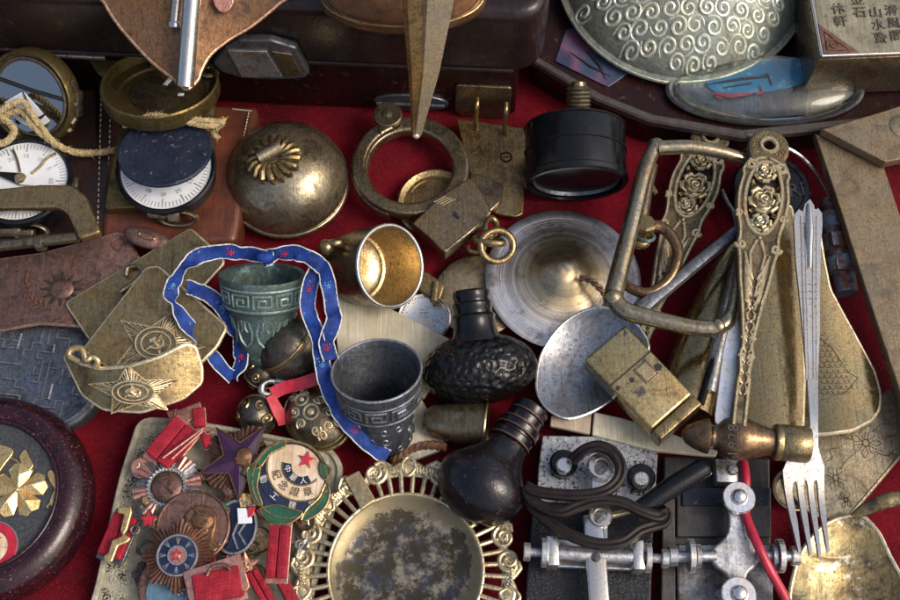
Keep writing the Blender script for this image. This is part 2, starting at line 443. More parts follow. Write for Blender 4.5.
M['dark_wood'] = paint('polished_dark_wood', (.004, .0035, .006), (.009, .006, .008), .15, .05, spec=.4, bump=.45, fine=.25, chip=(.045, .03, .03))
_n = NT('hammered_black'); _n.set(Base_Color=(.005, .0045, .005), Roughness=.18)
_n.b.inputs['Specular IOR Level'].default_value = .35
_n.bump(_n.voro(.17, 'SMOOTH_F1'), 3.2, .9); _n.bump(_n.noise(.2, 3), 1.5, .6); M['hammered'] = _n.m
_n = NT('red_velvet')
_c = _n.mix(_n.ramp(_n.noise(.012, 6, .6), [(.35, 0.0), (.65, 1.0)]), (.185, .002, .011), (.065, .001, .004))
_c = _n.mix(_n.ramp(_n.noise(.45, 4, .8), [(.54, 0.0), (.72, .7)]), _c, (.42, .03, .05))
_n.set(Base_Color=_c, Roughness=.85, Sheen_Weight=.35, Sheen_Roughness=.4, Sheen_Tint=(.9, .10, .16))
_n.b.inputs['Specular IOR Level'].default_value = .15
_n.bump(_n.noise(.8, 5, .8), 1.6, .9); _n.bump(_n.noise(.05, 4, .6), 5, .5); M['velvet'] = _n.m
_n = NT('clear_glass'); _n.set(Base_Color=(.90, .94, .90), Roughness=.03, Transmission_Weight=1.0, IOR=1.48); M['glass'] = _n.m
_n = NT('mirror_glass'); _n.set(Base_Color=(.30, .31, .32), Roughness=.05, Metallic=1.0); M['mirror'] = _n.m

_n = NT('iridescent_print')
_n.set(Base_Color=_n.ramp(_n.noise(.02, 3, .5), [(.36, (.015, .05, .08)), (.46, (.05, .05, .10)), (.54, (.14, .06, .10)), (.64, (.03, .03, .07))]), Roughness=.25); M['print'] = _n.m
_n = NT('turquoise_print')
_n.set(Base_Color=_n.mix(_n.ramp(_n.noise(.09, 6, .7), [(.56, 0.0), (.7, .8)]), (.01, .20, .42), (.40, .55, .62)), Roughness=.3); M['turquoise'] = _n.m
_n = NT('rusty_steel')
_n.set(Base_Color=_n.mix(_n.ramp(_n.noise(.07, 7, .7), [(.42, 0.0), (.56, 1.0)]), (.16, .21, .26), (.13, .045, .025)), Roughness=.5, Metallic=.6); _n.bump(_n.noise(.4, 5), 1, .6); M['rust'] = _n.m
M['tan_brass'] = metal('matt_tan_brass', (.225, .172, .105), (.085, .065, .04), .36, .48, met=.55, fine=.5, bump=.2, dents=0, grain=.5)
M['plaque'] = paint('yellowed_plaque', (.33, .30, .20), (.15, .135, .09), .38, .05, met=.35, bump=.4, chip=(.08, .07, .05))

for _a, _b in (('aged_brass', 'ridge'), ('dark_brass', 'ridge'), ('smooth_olive_brass', 'ridge'), ('red_copper', 'copper_edge'), ('brown_copper', 'copper_edge'), ('grey_steel', 'nickel'), ('spotted_gilt', 'ridge'), ('dull_grey_spoon', 'nickel')): EDGE[_a] = M[_b]
# ------------------------------------------------------------------ the cloth everything lies on
nx, ny = 120, 90
rc = random.Random(3)
from mathutils import noise as mn
V = []; F = []
for j in range(ny + 1):
    for i in range(nx + 1):
        x, y = -800 + 1600 * i / nx, -560 + 1260 * j / ny
        V.append((x, y, -3.2 + 2.6 * mn.noise(Vector((x * .012, y * .012, 1.3))) + 1.3 * mn.noise(Vector((x * .05, y * .03, 4.3)))))
for j in range(ny):
    for i in range(nx):
        a = j * (nx + 1) + i; F.append((a, a + 1, a + nx + 2, a + nx + 1))
o = MB().add(V, F).build('velvet_cloth', M['velvet'], None, 80, Vector((0, 0, 0))); o['kind'] = 'structure'

# ------------------------------------------------------------------ long black lacquered box at the back
t = thing('lacquered_box', 'long black lacquered wooden box with rounded lid along the back of the red cloth', 'box', 265, 104)
bo = P(265, 104); be = (P(370, 108.5) - bo).normalized(); bn = UP.cross(be)
BM = Matrix(((be.x, bn.x, 0, bo.x), (be.y, bn.y, 0, bo.y), (0, 0, 1, 0), (0, 0, 0, 1)))
def bx(u, v, z): return BM @ Vector((u, v, z))
r_ = (P(515, 117) - bo).dot(be)
MB().box(BM @ Matrix.Translation(((r_ - 420) / 2, 130, 46.5)), r_ + 420, 260, 95, 5, 3).build('body', M['red_wood'], t)
class PB(Pl):
    def uv(s, px, py):
        p = s.at(px, py) - s.o; k = s.e1.length_squared
        return (p.dot(s.e1) / k, p.dot(s.e2) / k)
    def __init__(s, M_):
        s.M = M_; s.o = M_.translation.copy(); s.e1 = M_.to_3x3().col[0].copy(); s.e2 = M_.to_3x3().col[1].copy(); s.n = M_.to_3x3().col[2].copy()
lidp = PB(BM @ Matrix.Translation((0, 0, 96)))
lid = MB().plate(lidp, rp([(-440, -15), (r_ + 24, -15), (r_ + 24, 290), (-440, 290)], 38, 8), 96, 13, 96, 5).build('lid', M['lacquer'], t)
front = PB(BM @ Matrix.Translation((0, 0, 0)) @ Matrix.Rotation(pi / 2, 4, 'X'))      # the plane of the body's front
lfront = PB(BM @ Matrix.Translation((0, -15, 0)) @ Matrix.Rotation(pi / 2, 4, 'X'))   # the plane of the lid's front
MB().sweep([bx(u, -15.5, 104) for u in (-420, 0, r_ - 6)], 2.2).build('seam_bead', M['lacquer'], lid)
c0 = lfront.uv(262, 58)
cl = MB().plate(lfront, rp([lfront.uv(*q) for q in [(227, 39), (240, 32), (271, 32), (297, 40), (310, 65), (306, 70), (274, 72), (242, 70), (223, 64), (214, 56)]], 2), 9, 2.2, 10).build('clasp', M['steel_dark'], t)
MB().plate(lfront, rp(lfront.pts([(229, 40), (268, 41), (284, 67), (243, 67)]), 1), 3, .8, 12.5).build('clasp_panel', M['steel'], cl)
MB().plate(lfront, rp(lfront.pts([(273, 41), (293, 44), (304, 64), (288, 66)]), 1), 3, .8, 12.5).build('clasp_panel', M['brass_dark'], cl)
q = front.uv(411, 101)
esc = MB().plate(front, circ(q[0], q[1], 40, 40, 15), 4, 1.5, 3).build('escutcheon', M['steel_dark'], t)
MB().sweep([front.w(q[0] + a, q[1] + 1, 5) for a in (-36, 0, 36)], 2.4).build('ridge', M['pewter'], esc)
q = front.pts([(456, 82), (512, 85), (510, 112), (504, 116), (462, 114), (455, 108)])
MB().plate(front, rp(q, 4), 4, 1.2, 4).build('hasp_plate', M['brass_dark'], t)
for a, w in ((20, 130), (-330, -232)):
    pass
MB().box(BM @ Matrix.Translation((-190, -17, 99)), 90, 3, 4, .6).build('trim_strip', M['steel'], t)

# ------------------------------------------------------------------ copper leaf scoop with its handle rods, leaning on the box
t = thing('copper_scoop', 'brown copper leaf-shaped scoop with a silver rod, leaning point down at the top left', 'scoop', 190, 86, 70)
pl = Pl(188, 88, 165, (0, -.45, .89))
out = cr(pl.pts([(98, -18), (103, 2), (117, 24), (135, 45), (154, 64), (175, 80), (186, 89), (197, 80), (201, 69), (210, 53), (229, 37), (250, 24), (279, 0), (300, -18), (200, -40)]), 4)
fu = pl.uv(152, 0)[0]
MB().sheet(pl, out, lambda u, v: -.24 * abs(u) + .0016 * u * u if u > -12 else -.05 * abs(u + 12) - .24 * 12 , 3, 9, 2.0).build('blade', M['copper'], t)
MB().sweep([pl.at(194, -22, 24), pl.at(185, 86, 11)], [8.6, 8.2], 20).build('rod', M['silver'], t)
b = MB().sweep([pl.at(180, -20, 9), pl.at(175, 24, 7)], [5.5, 4.8], 14)
b.lathe(fr(pl.at(175, 25, 7), pl.e2), [(0, -3), (6.6, -3), (7, -1.5), (7, 1.5), (6, 3), (0, 3)], 20); b.build('short_rod', M['silver'], t)
q = pl.uv(224, -2); MB().plate(pl, cr([(q[0] - 9, q[1] + 16), (q[0] + 9, q[1] + 16), (q[0] + 9, q[1] - 6), (q[0], q[1] - 14), (q[0] - 9, q[1] - 6)], 4), 3, 1, 4).build('rivet', M['pink_metal'], t)

# ------------------------------------------------------------------ oval leather case on the box lid
t = thing('oval_case', 'oval brown leather case with a brass base rim, standing on the black lacquered box', 'case', 403, -8, 194)
LM = fr(P(403, 4, 194), (0, -.10, 1))
MB().lathe(LM, [(0, 2), (72, 2), (75, 4), (75, 60), (70, 66), (0, 66)], 72, 1, .42).build('body', M['leather_tan'], t)
MB().lathe(LM, [(0, -1), (79, -1), (82, 2), (83, 8), (80, 13), (76, 16), (74, 13)], 72, 1, .43).build('rim', M['copper'], t)
MB().torus(LM @ Matrix.Translation((0, 0, 13)), 79.5, 2.2, 72, 8, 1, .43).build('bead', M['brass'], t)

# ------------------------------------------------------------------ brass tongs leaning over the handcuff
t = thing('brass_tongs', 'pointed brass tongs with two tapering prongs leaning over the handcuff ring', 'tongs', 416, 138, 60)
s3 = [(-1, -.45), (-.95, 0), (0, .85), (.95, 0), (1, -.45)]
MB().sweep([P(413, -14, 345), P(416, 70, 200), P(414.5, 133, 76)], [10.5, 7.6, 3.0], sec=s3, up=(.45, -.35, .85)).build('prong', M['brass'], t)
MB().sweep([P(440, -14, 345), P(430.5, 70, 200), P(418.5, 134, 76)], [13, 8.2, 3.2], sec=[(-1, -.45), (-.95, .3), (-.55, .85), (.95, 0), (1, -.45)], up=(.25, -.35, .9)).build('prong', M['tong'], t)
b = MB(); b.ball(fr(P(416.3, 135, 74), (0, -.4, .9)), 4.0, 14, 8); b.build('tip', M['tong'], t)

# ------------------------------------------------------------------ dark wooden tray with a print, far right
t = thing('wooden_tray', 'dark red wooden tray with a coloured print, under the bronze dome and glass plate', 'tray', 700, 100)
pl = Pl(700, 60, 40)
out = rp(pl.pts([(520, -60), (534, 62), (598, 100), (650, 121), (742, 137), (985, 112), (985, -60)]), 4)
MB().plate(pl, out, 40, 2, 0).build('body', M['red_wood'], t)
b = MB(); b.sweep([pl.at(*q, 2) for q in [(520, -60), (534, 60), (598, 98), (650, 119), (742, 135), (985, 110)]], 5, 10, sec=[(-1, -1), (-1, .4), (-.6, .8), (.6, .8), (1, .4), (1, -1)], up=UP); b.build('rim', M['bakelite'], t)
MB().plate(pl, rp(pl.pts([(566, 30), (600, 24), (628, 74), (608, 88), (555, 62)]), 2), 2, .5, 2.2).build('print', M['print'], t)
b = MB()
for q in ([(570, 52), (590, 66), (610, 76)], [(585, 50), (600, 66), (606, 80)]): b.sweep([pl.at(*k, 2.4) for k in q], [.4, 2.0, .4], 6)
b.build('print_figure', M['ink'], t)

# ------------------------------------------------------------------ bronze dome with cloud scrolls
t = thing('bronze_dome', 'grey green bronze dome lid covered in curling cloud scrolls, at the top edge', 'lid', 683, -30, 56)
DM = fr(P(683, -31, 66), (0, -.14, 1))
kd = 1.02
RD = 122
def dz(r): return 60 * (max(0, 1 - (r / RD) ** 2)) ** .75
prof = [(0, -3), (RD + 1, -3), (RD + 4, -1), (RD + 4, 3), (RD, 4)] + [(RD * cos(k * pi / 2 / 14), dz(RD * cos(k * pi / 2 / 14)) + 3) for k in range(1, 14)] + [(0, 63)]
MB().lathe(DM, prof, 80).build('shell', M['dome_base'], t)
MB().torus(DM, RD + 3, 3, 90, 8).build('rim', M['dome_relief'], t)
b = MB(); rs = random.Random(5)
row = 0; y = -112
while y < 113:
    x = -118 + (row % 2) * 8.5
    while x < 119:
        r = hypot(x, y); ht = rs.uniform(1.2, 2.8)
        if r < RD - 7 and hypot(x - 62, y - 6) > 20:
            a0 = rs.uniform(0, 6.28); hd = 1 if rs.random() < .7 else -1
            sp = spiral(x + rs.uniform(-1.5, 1.5), y + rs.uniform(-1.5, 1.5), 1.4, 8.6 + rs.uniform(-1.2, .6), 1.5, a0, hd, 20)
            tl = sp[-1]; an = a0 + hd * 1.55 * 2 * pi + hd * 1.2
            sp.append((tl[0] + 4 * cos(an), tl[1] + 4 * sin(an)))
            b.sweep([DM @ Vector((p[0], p[1], dz(min(hypot(*p), RD - .5)) + ht)) for p in sp], [1.4] + [2.3] * 3 + [1.4], 8)
        x += 17
    y += 14.5; row += 1
b.build('cloud_scrolls', M['dome_relief'], t)
b = MB()
for q in ((-55, 48), (-32, 24), (-12, 56), (12, 32)):
    b.ball(DM @ Matrix.Translation((q[0], q[1], dz(hypot(*q)) + 4)), 4.2, 14, 8)
b.sweep([DM @ Vector((x, y, dz(hypot(x, y)) + 4)) for x, y in ((-12, 56), (-22, 40), (-32, 24))], 1.8); b.build('studs', M['dome_base'], t)
kn = MB().lathe(DM @ Matrix.Translation((62, 6, dz(62) + 1)) @ Matrix.Rotation(.45, 4, 'Y'), [(0, -2), (20, -2), (21, 1), (16, 5), (15, 9), (12, 12), (0, 13)], 40, 1, .8).build('knob', M['pewter'], t)

# ------------------------------------------------------------------ oval glass plate over a turquoise picture
t = thing('glass_paperweight', 'oval glass paperweight over a turquoise picture, between bronze dome and cutlery handles', 'paperweight', 764, 96, 43)
GM = fr(P(764, 92, 44), (0, -.06, 1)); gp = PB(GM)
k_ = 1.10
MB().lathe(GM, [(0, -1), (94, -1), (98, 1), (99, 4), (96, 6.5), (92, 5.5), (88, 3.2), (0, 3)], 80, 1, .40).build('base', M['steel_dark'], t)
pic = gp.pts([(706, 84), (740, 70), (800, 66), (822, 74), (800, 88), (760, 96), (718, 96)])
MB().plate(gp, cr(pic, 5), 1.2, .3, 4.6).build('picture', M['turquoise'], t)
MB().plate(gp, cr(gp.pts([(812, 82), (842, 94), (828, 108), (803, 114)]), 3), 1.2, .3, 4.4).build('label_panel', M['plaque'], t)
b = MB(); 
for q in ([(705, 87), (740, 82), (768, 80)], [(752, 82), (766, 78), (770, 88)], [(722, 90), (750, 86)]): b.sweep([gp.at(*k, 5) for k in q], [.5, 1.8, 1.2], 6)
b.build('figure', M['ink'], t)
b = MB()
for q in ([(758, 88), (761, 94), (755, 96)], [(712, 94), (730, 97), (752, 95)], [(716, 97), (722, 99)]): b.sweep([gp.at(*k, 5) for k in q], [.8, 2.2, .8], 6)
b.build('figure_sash', M['red_gloss'], t)
MB().lathe(GM, [(0, 7)] + [(90 * sin(a), 7 + 15 * cos(a) - 0) for a in (.001,)] [:0] + [(88, 7), (89.5, 10)] + [(89 * cos(k * pi / 2 / 10), 10 + 13 * sin(k * pi / 2 / 10)) for k in range(1, 10)] + [(0, 23)], 80, 1, .40).build('glass_lens', M['glass'], t)

# ------------------------------------------------------------------ inscribed plaque block
t = thing('inscribed_block', 'rectangular brass-faced block inscribed with Chinese characters, in the top right corner', 'plaque', 860, 60, 60)
pl = Pl(820, 58, 112, (0, -.03, 1)); pa, pb = pl.at(820, 58), pl.at(902, 55)
e = (pb - pa).normalized(); nn_ = pl.n; yy = nn_.cross(e)
KM = Matrix(((e.x, yy.x, nn_.x, pa.x), (e.y, yy.y, nn_.y, pa.y), (e.z, yy.z, nn_.z, pa.z), (0, 0, 0, 1))); kp = PB(KM)
MB().plate(kp, [(0, 0), (160, 0), (160, 130), (0, 130)], 66, 2, -3).build('block', M['brass_dark'], t)
MB().plate(kp, [(1.5, 1.5), (158.5, 1.5), (158.5, 128.5), (1.5, 128.5)], 3, .8, 0).build('face', M['plaque'], t)
b = MB()
for q in ([(2, 2), (158, 2)], [(2, 2), (2, 128)]): b.sweep([kp.w(*k, .6) for k in q], 1.5)
b.build('edge_trim', M['silver'], t)
cn = MB().plate(kp, [(4, 4), (40, 4), (4, 40)], 2, .5, 1.4).build('corner_mount', M['copper_red'], t)
b = MB(); b.line(kp, spiral(15, 14, 1, 7, 1.6), 1, 1.6); b.line(kp, [(8, 8), (30, 7), (8, 30), (8, 8)], .8, 1.6); b.build('scroll', M['copper'], cn)
MB().plate(kp, [(118, 4), (156, 4), (156, 40)], 2, .5, 1.4).build('corner_mount', M['copper_red'], t)
b = MB()
for x, ys, txt in ((27, 56, '休軒'), (48, 66, '金石'), (64, 50, '山水齋'), (80, 52, '清風閣'), (98, 56, '明月')):
    for i, ch in enumerate(txt): b.text(ch, kp.M @ Matrix.Translation((x, ys - i * 15, .8)), 14, .5)
b.build('inscription', M['worn_ink'], t)
def rope(mb, path, r=2.2, strands=3, pitch=11.0, n=6):
    """twisted cord along a path, with loose fibres"""
    pts = [Vector(p) + mn.noise_vector(Vector(p) * .05) * 1.2 for p in path]; L = 0
    fuzz(mb, pts, int(len(pts) * .5), r)
    fr_ = []
    prev = None
    for i, p in enumerate(pts):
        tt = (pts[min(i + 1, len(pts) - 1)] - pts[max(i - 1, 0)]).normalized()
        a = tt.orthogonal().normalized() if prev is None else (prev - tt * prev.dot(tt)).normalized()
        prev = a; L += (p - pts[i - 1]).length if i else 0
        fr_.append((p, a, a.cross(tt), L))
    for k in range(strands):
        ph = 2 * pi * k / strands
        mb.sweep([p + (a * cos(ph + l / pitch * 2 * pi) + b * sin(ph + l / pitch * 2 * pi)) * r * .62 for p, a, b, l in fr_], r * .62, n)
def fuzz(mb, path, n, r, L=5):
    for _ in range(n):
        i = rnd.randrange(1, len(path) - 1); p = path[i]; d = Vector((rnd.uniform(-1, 1), rnd.uniform(-1, 1), rnd.uniform(-.3, 1))).normalized(); t_ = (path[i + 1] - path[i - 1]).normalized()
        q = p + d * r * .8; mb.sweep([q, q + d * L * .4 + t_ * L * .4, q + d * L * rnd.uniform(.5, 1) + t_ * L], [.28, .22, .1], 4)
def path3(l, n=10, closed=False):
    return cr([P(*q) for q in l], n, closed)
def dense(pts, step=1.6):
    out = [pts[0]]
    for a, b in zip(pts, pts[1:]):
        k = max(1, int((b - a).length / step))
        out += [a.lerp(b, (i + 1) / k) for i in range(k)]
    return out

# ------------------------------------------------------------------ left compass on its dark leather case
t = thing('leather_case', 'dark brown stitched leather case under the open compass at the left edge', 'case', 50, 200)
MB().plate(Pl(50, 160, 34), rp(Pl(50, 160, 34).pts([(-60, 84), (95, 88), (104, 236), (-60, 246)]), 6), 34, 4, 0, 3).build('body', M['leather_dark'], t)
MB().plate(Pl(50, 160, 36), rp(Pl(50, 160, 36).pts([(98, 88), (119, 89), (112, 238), (96, 236)]), 4), 36, 3, 0, 3).build('flap', M['leather_dark'], t)
b = MB(); p5 = Pl(50, 160, 36)
for k in range(26):
    for a, c in (((101.5, 92), (97.5, 232)), ((111, 92), (107, 234))):
        p0, p1 = p5.at(*a), p5.at(*c)
        q = p0.lerp(p1, (k + .2) / 26); w = p0.lerp(p1, (k + .75) / 26)
        b.sweep([q, q.lerp(w, .5) + Vector((0, 0, .7)), w], .85, 5)
b.build('stitching', M['stitch'], t)

def dial_marks(b, Mx, r0, r1, n=72, w=.45, every=6, h=.3):
    for k in range(n):
        a = 2 * pi * k / n; rr = r0 - (r1 - r0) * (.8 if k % every == 0 else 0)
        b.sweep([Mx @ Vector((rr * cos(a), rr * sin(a), h)), Mx @ Vector((r1 * cos(a), r1 * sin(a), h))], w * (1.5 if k % every == 0 else 1), 4)
    for k in range(0, 12):
        a = 2 * pi * k / 12
        b.text(str((k * 5) or 60), Mx @ Matrix.Translation(((r0 - 9) * cos(a), (r0 - 9) * sin(a), h)) @ Matrix.Rotation(a - pi / 2, 4, 'Z'), 6.5, .15)

t = thing('compass', 'open brass compass with white dial and mirrored lid, at the left edge', 'compass', 22, 190, 35, 'field compasses')
CM = fr(P(22, 181, 64), (0, 0.03, 1))
MB().lathe(CM @ Matrix.Translation((0, 0, -28)), [(0, 0), (42, 0), (46, 3), (47, 20), (50, 22), (50.5, 30), (48.5, 32.5), (46.5, 32), (45.5, 27), (0, 27)], 64).build('housing', M['black'], t)
dl = MB().lathe(CM, [(0, -1.5), (45.2, -1.5), (45.2, 0), (0, .2)], 64).build('dial', M['white_dial'], t)
b = MB(); dial_marks(b, CM, 38, 43); b.build('scale_marks', M['faint_ink'], dl)
ndl = MB().add([CM @ Vector(p) for p in ((-34, 9, 4.5), (0, 6.5, 5), (0, -6.5, 5), (0, 0, 6.5), (0, 6.5, 3), (0, -6.5, 3))], [(0, 3, 1), (0, 2, 3), (0, 1, 4), (0, 5, 2), (1, 3, 2, 5, 4)]).build('needle', M['black_matt'], t)
MB().add([CM @ Vector(p) for p in ((36, -10, 4.5), (0, 6.5, 5), (0, -6.5, 5), (0, 0, 6.5), (0, 6.5, 3), (0, -6.5, 3))], [(0, 1, 3), (0, 3, 2), (0, 4, 1), (0, 2, 5), (1, 4, 5, 2, 3)]).build('needle_tip', M['white_dial'], t)
MB().lathe(CM, [(0, 3), (5.5, 3), (6, 6), (5, 8), (2.4, 8.5), (2, 7.6), (0, 7.6)], 24).build('hub', M['brass_bright'], t)
b = MB(); b.sweep(cr([CM @ Vector(p) for p in ((30, 32, 1.5), (22, 26, 1.5), (16, 16, 1.5), (9, 8, 1.5))], 5, False), 1.3); b.sweep(cr([CM @ Vector(p) for p in ((-14, 36, 1.5), (-8, 24, 1.5), (-3, 10, 1.5))], 5, False), 1.3); b.build('sight_reflection', M['brass'], t)  # Y-shaped brass reflection on the dial, modelled as thin strokes
b = MB(); b.torus(fr(P(30, 232, 52), (0, -.8, .6)), 17, 3, 30, 8, 1, .5); b.box(fr(P(10, 232, 54), (0, -.6, .8)), 24, 8, 8, 1); b.box(fr(P(28, 234, 54), (0, -.6, .8)), 14, 10, 10, 1.5); b.build('clasp', M['brass_dark'], t)
MB().box(fr(P(74, 184, 50), UP), 10, 12, 8, 1).build('side_stop', M['brass_dark'], t)
LM_ = fr(P(31, 97, 86), (-.28, -.70, .66), (1, -.5, 0))
ld = MB().lathe(LM_, [(0, -20), (40, -20), (46, -17), (48, -12), (48, 4), (46.5, 6), (44.5, 5), (44, 0), (0, 0)], 64).build('lid', M['olive'], t)
MB().lathe(LM_, [(0, .6), (36, .6), (37, 1.6), (0, 1.8)], 48).build('mirror', M['mirror'], ld)
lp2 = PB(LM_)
MB().plate(lp2, [(30 * cos(a), 30 * sin(a)) for a in (radians(-150 + 7 * i) for i in range(18))] + [(-8, 4)], 1, .3, 2.9).build('mirror_reflection', M['white_dial'], ld)  # pale part of the mirror's reflection, built as a thin white sector
b = MB(); b.sweep([LM_ @ Vector((22 * cos(a), 22 * sin(a), 3.2)) for a in (radians(-140 + 7 * i) for i in range(18))], [.6, 3.0, .6], 6); b.sweep([LM_ @ Vector(p) for p in ((-8, 4, 3.2), (4, -12, 3.4), (10, -28, 3.2))], [.6, 2, .6], 6); b.build('reflection_arcs', M['ink'], ld)  # dark blades of the mirrored image, built as ink-coloured strokes
MB().torus(LM_, 39, 2.6, 56, 8).build('mirror_rim', M['brass_dark'], ld)
b = MB(); b.sweep([LM_ @ Vector(p) for p in ((-36, 6, 2.4), (0, 8, 2.4), (36, 12, 2.4))], 2); b.build('sight_line', M['ink'], ld)
b = MB()
for a in (-.3, .1, .5): b.sweep([LM_ @ Vector((48.5 * cos(a + k * .09), 48.5 * sin(a + k * .09), -6 + 3 * sin(k * 1.7))) for k in range(-2, 3)], 2.6)
b.box(LM_ @ Matrix.Rotation(.2, 4, 'Z') @ Matrix.Translation((49, 0, -8)), 4, 26, 10, 1); b.build('lid_catch', M['brass_dark'], ld)

b = MB()
rope(b, dense(path3([(-20, 138, 74), (4, 116, 80), (22, 112, 86), (34, 128, 84), (52, 141, 76), (70, 151, 62), (95, 153, 44), (118, 149, 42)], 8)), 3.3)
rope(b, dense(path3([(-20, 108, 80), (2, 118, 86), (14, 130, 84), (6, 142, 80), (-14, 146, 80)], 8)), 3.3)
rope(b, dense(path3([(-20, 124, 84), (8, 106, 92), (22, 102, 94), (30, 112, 92), (44, 131, 84), (58, 146, 74)], 8)), 3.0)
solo(b, 'cord', M['rope'], 'twisted straw cord looped over the compass with the white dial, at the left edge', 'cord', 20, 130, 60, 'twisted cords')

t = thing('buckle', 'angular cast brass buckle with a straight rod, lying over the white compass dial', 'buckle', 50, 240, 40, 'buckles')
pl = Pl(50, 210, 84)
MB().plate(pl, rp(pl.pts([(-40, 190), (0, 188), (40, 184), (72, 184), (86, 195), (101, 232), (79, 239), (67, 213), (58, 207), (0, 208), (-40, 210)]), 4), 9, 2.5).build('frame', M['brass'], t)
b = MB(); b.sweep([P(-30, 249, 62), P(78, 237, 74)], 5.4, 16); b.lathe(fr(P(41, 243, 69.5), P(78, 237, 73) - P(-30, 249, 62)), [(5, -4), (8, -4), (8.6, 0), (8, 4), (5, 4)], 24); b.build('rod', M['brass_dark'], t)

# ------------------------------------------------------------------ second compass on chestnut leather
t = thing('leather_box', 'chestnut leather box under the compass with the blue black lid disc', 'case', 180, 235, 0)
pl = Pl(180, 170, 40)
MB().plate(pl, rp(pl.pts([(100, 236), (112, 100), (258, 105), (252, 150), (236, 242), (160, 246)]), 8), 40, 7, 0, 4).build('body', M['leather_red'], t)
b = MB()
for k in range(9):
    p0, p1 = P(249, 112, 41), P(243, 140, 41); q = p0.lerp(p1, (k + .2) / 9); w = p0.lerp(p1, (k + .75) / 9); b.sweep([q, q.lerp(w, .5) + Vector((0, 0, .7)), w], .8, 5)
    p0, p1 = P(232, 109, 41), P(252, 111, 41); q = p0.lerp(p1, (k + .2) / 9); w = p0.lerp(p1, (k + .75) / 9); b.sweep([q, q.lerp(w, .5) + Vector((0, 0, .7)), w], .8, 5)
b.build('stitching', M['stitch'], t)
t = thing('compass', 'compass with blue black disc half covering its white dial, upright olive lid behind', 'compass', 166, 205, 40, 'field compasses')
pl = Pl(160, 170, 52)
MB().plate(pl, rp(pl.pts([(121, 113), (206, 113), (214, 140), (214, 168), (190, 204), (106, 209), (104, 206)]), 3), 12, 1.5).build('base_plate', M['olive'], t)
CM = fr(P(166, 168, 74), (0, -.05, 1))
MB().lathe(CM @ Matrix.Translation((0, 0, -22)), [(0, 0), (44, 0), (47, 3), (47, 16), (50, 18), (50.5, 24), (48.5, 26), (46.5, 25), (45.5, 21), (0, 21)], 64).build('housing', M['black'], t)
dl = MB().lathe(CM, [(0, -1.5), (45.2, -1.5), (45.2, 0), (0, .2)], 64).build('dial', M['white_dial'], t)
b = MB(); dial_marks(b, CM, 38, 43); b.build('scale_marks', M['faint_ink'], dl)
BMx = fr(P(165, 151, 96), (0, .20, .98))
dc = MB().lathe(BMx, [(0, -3), (45, -3), (47, -1.5), (47, .5), (45.5, 1.8), (0, 1.8)], 72).build('cover_disc', M['blue_disc'], t)
b = MB(); b.box(BMx @ Matrix.Translation((1, 22, 2)) @ Matrix.Rotation(-.15, 4, 'Z'), 1.6, 20, .8, .2); b.build('slot', M['ink'], dc)
b = MB(); b.lathe(BMx @ Matrix.Translation((5, 41, 1)), [(0, 0), (9, 0), (9.5, 2), (7.5, 2.6), (0, 2)], 30, 1, .8); b.build('sight_hole', M['brass_bright'], dc)
RM = fr(P(161, 90, 92), (0, .34, .94))
ld = MB().lathe(RM, [(0, -8), (52, -8), (57, -7), (58.5, -4), (58.5, 10), (57, 11.5), (55.5, 10), (54.5, -1), (44, -2), (42, -4), (0, -4)], 72).build('lid', M['olive'], t)
b = MB(); b.lathe(RM, [(0, -3.8), (30, -3.8), (31, -2.5), (0, -2.2)], 48); b.build('inner_disc', M['brass_dark'], ld)
b = MB(); b.box(RM @ Matrix.Translation((4, 18, -3)) @ Matrix.Rotation(-.35, 4, 'Z'), 5, 14, 2, .4); b.box(RM @ Matrix.Translation((20, -4, -3)), 6, 4, 2, .4); b.build('window_mark', M['white_dial'], ld)
b = MB(); b.sweep([RM @ Vector(p) for p in ((-18, 54, 4), (-16, 40, 0), (-8, 36, 2), (-2, 42, 4), (6, 36, 2), (14, 40, 0), (16, 54, 4))], 1.8); b.torus(RM @ Matrix.Translation((46, 26, 4)), 8, 2.6, 24, 8); b.build('sight_bracket', M['brass'], ld)
b = MB(); b.box(fr(P(166, 111, 84), (0, -.7, .7)), 64, 8, 9, 1.5); b.box(fr(P(208, 112, 84), (0, -.7, .7)), 14, 14, 12, 1.5); b.build('hinge', M['olive'], t)
b = MB(); b.torus(fr(P(178, 218, 52), (0, -.9, .45)), 15, 3, 30, 8, 1.2, .55); b.box(fr(P(160, 214, 57), (0, -.7, .7)), 24, 8, 9, 1.2); b.box(fr(P(174, 216, 58), (0, -.7, .7)), 12, 10, 10, 1.2); b.build('clasp', M['brass_dark'], t)
pl = Pl(105, 60, 70, (0, -.3, .95))
b = MB(); b.plate(pl, pl.pts([(82, 51), (131, 57), (131, 60), (106, 80), (98, 74)]), 3, .6); b.sweep([pl.at(83, 51, 2), pl.at(131, 57, 2)], 2.2); b.build('sight_vane', M['olive'], t)
b = MB()
rope(b, dense(path3([(120, 118, 92), (134, 124, 100), (160, 118, 106), (185, 122, 104), (210, 126, 98), (224, 118, 90)], 8)), 2.7)
rope(b, dense(path3([(124, 126, 92), (150, 116, 106), (175, 117, 106), (206, 120, 102), (222, 122, 94), (214, 132, 80), (219, 138, 74)], 8)), 2.5)
solo(b, 'cord', M['rope'], 'twisted straw cord tied around the hinge of the compass with the blue black disc', 'cord', 165, 118, 70, 'twisted cords')

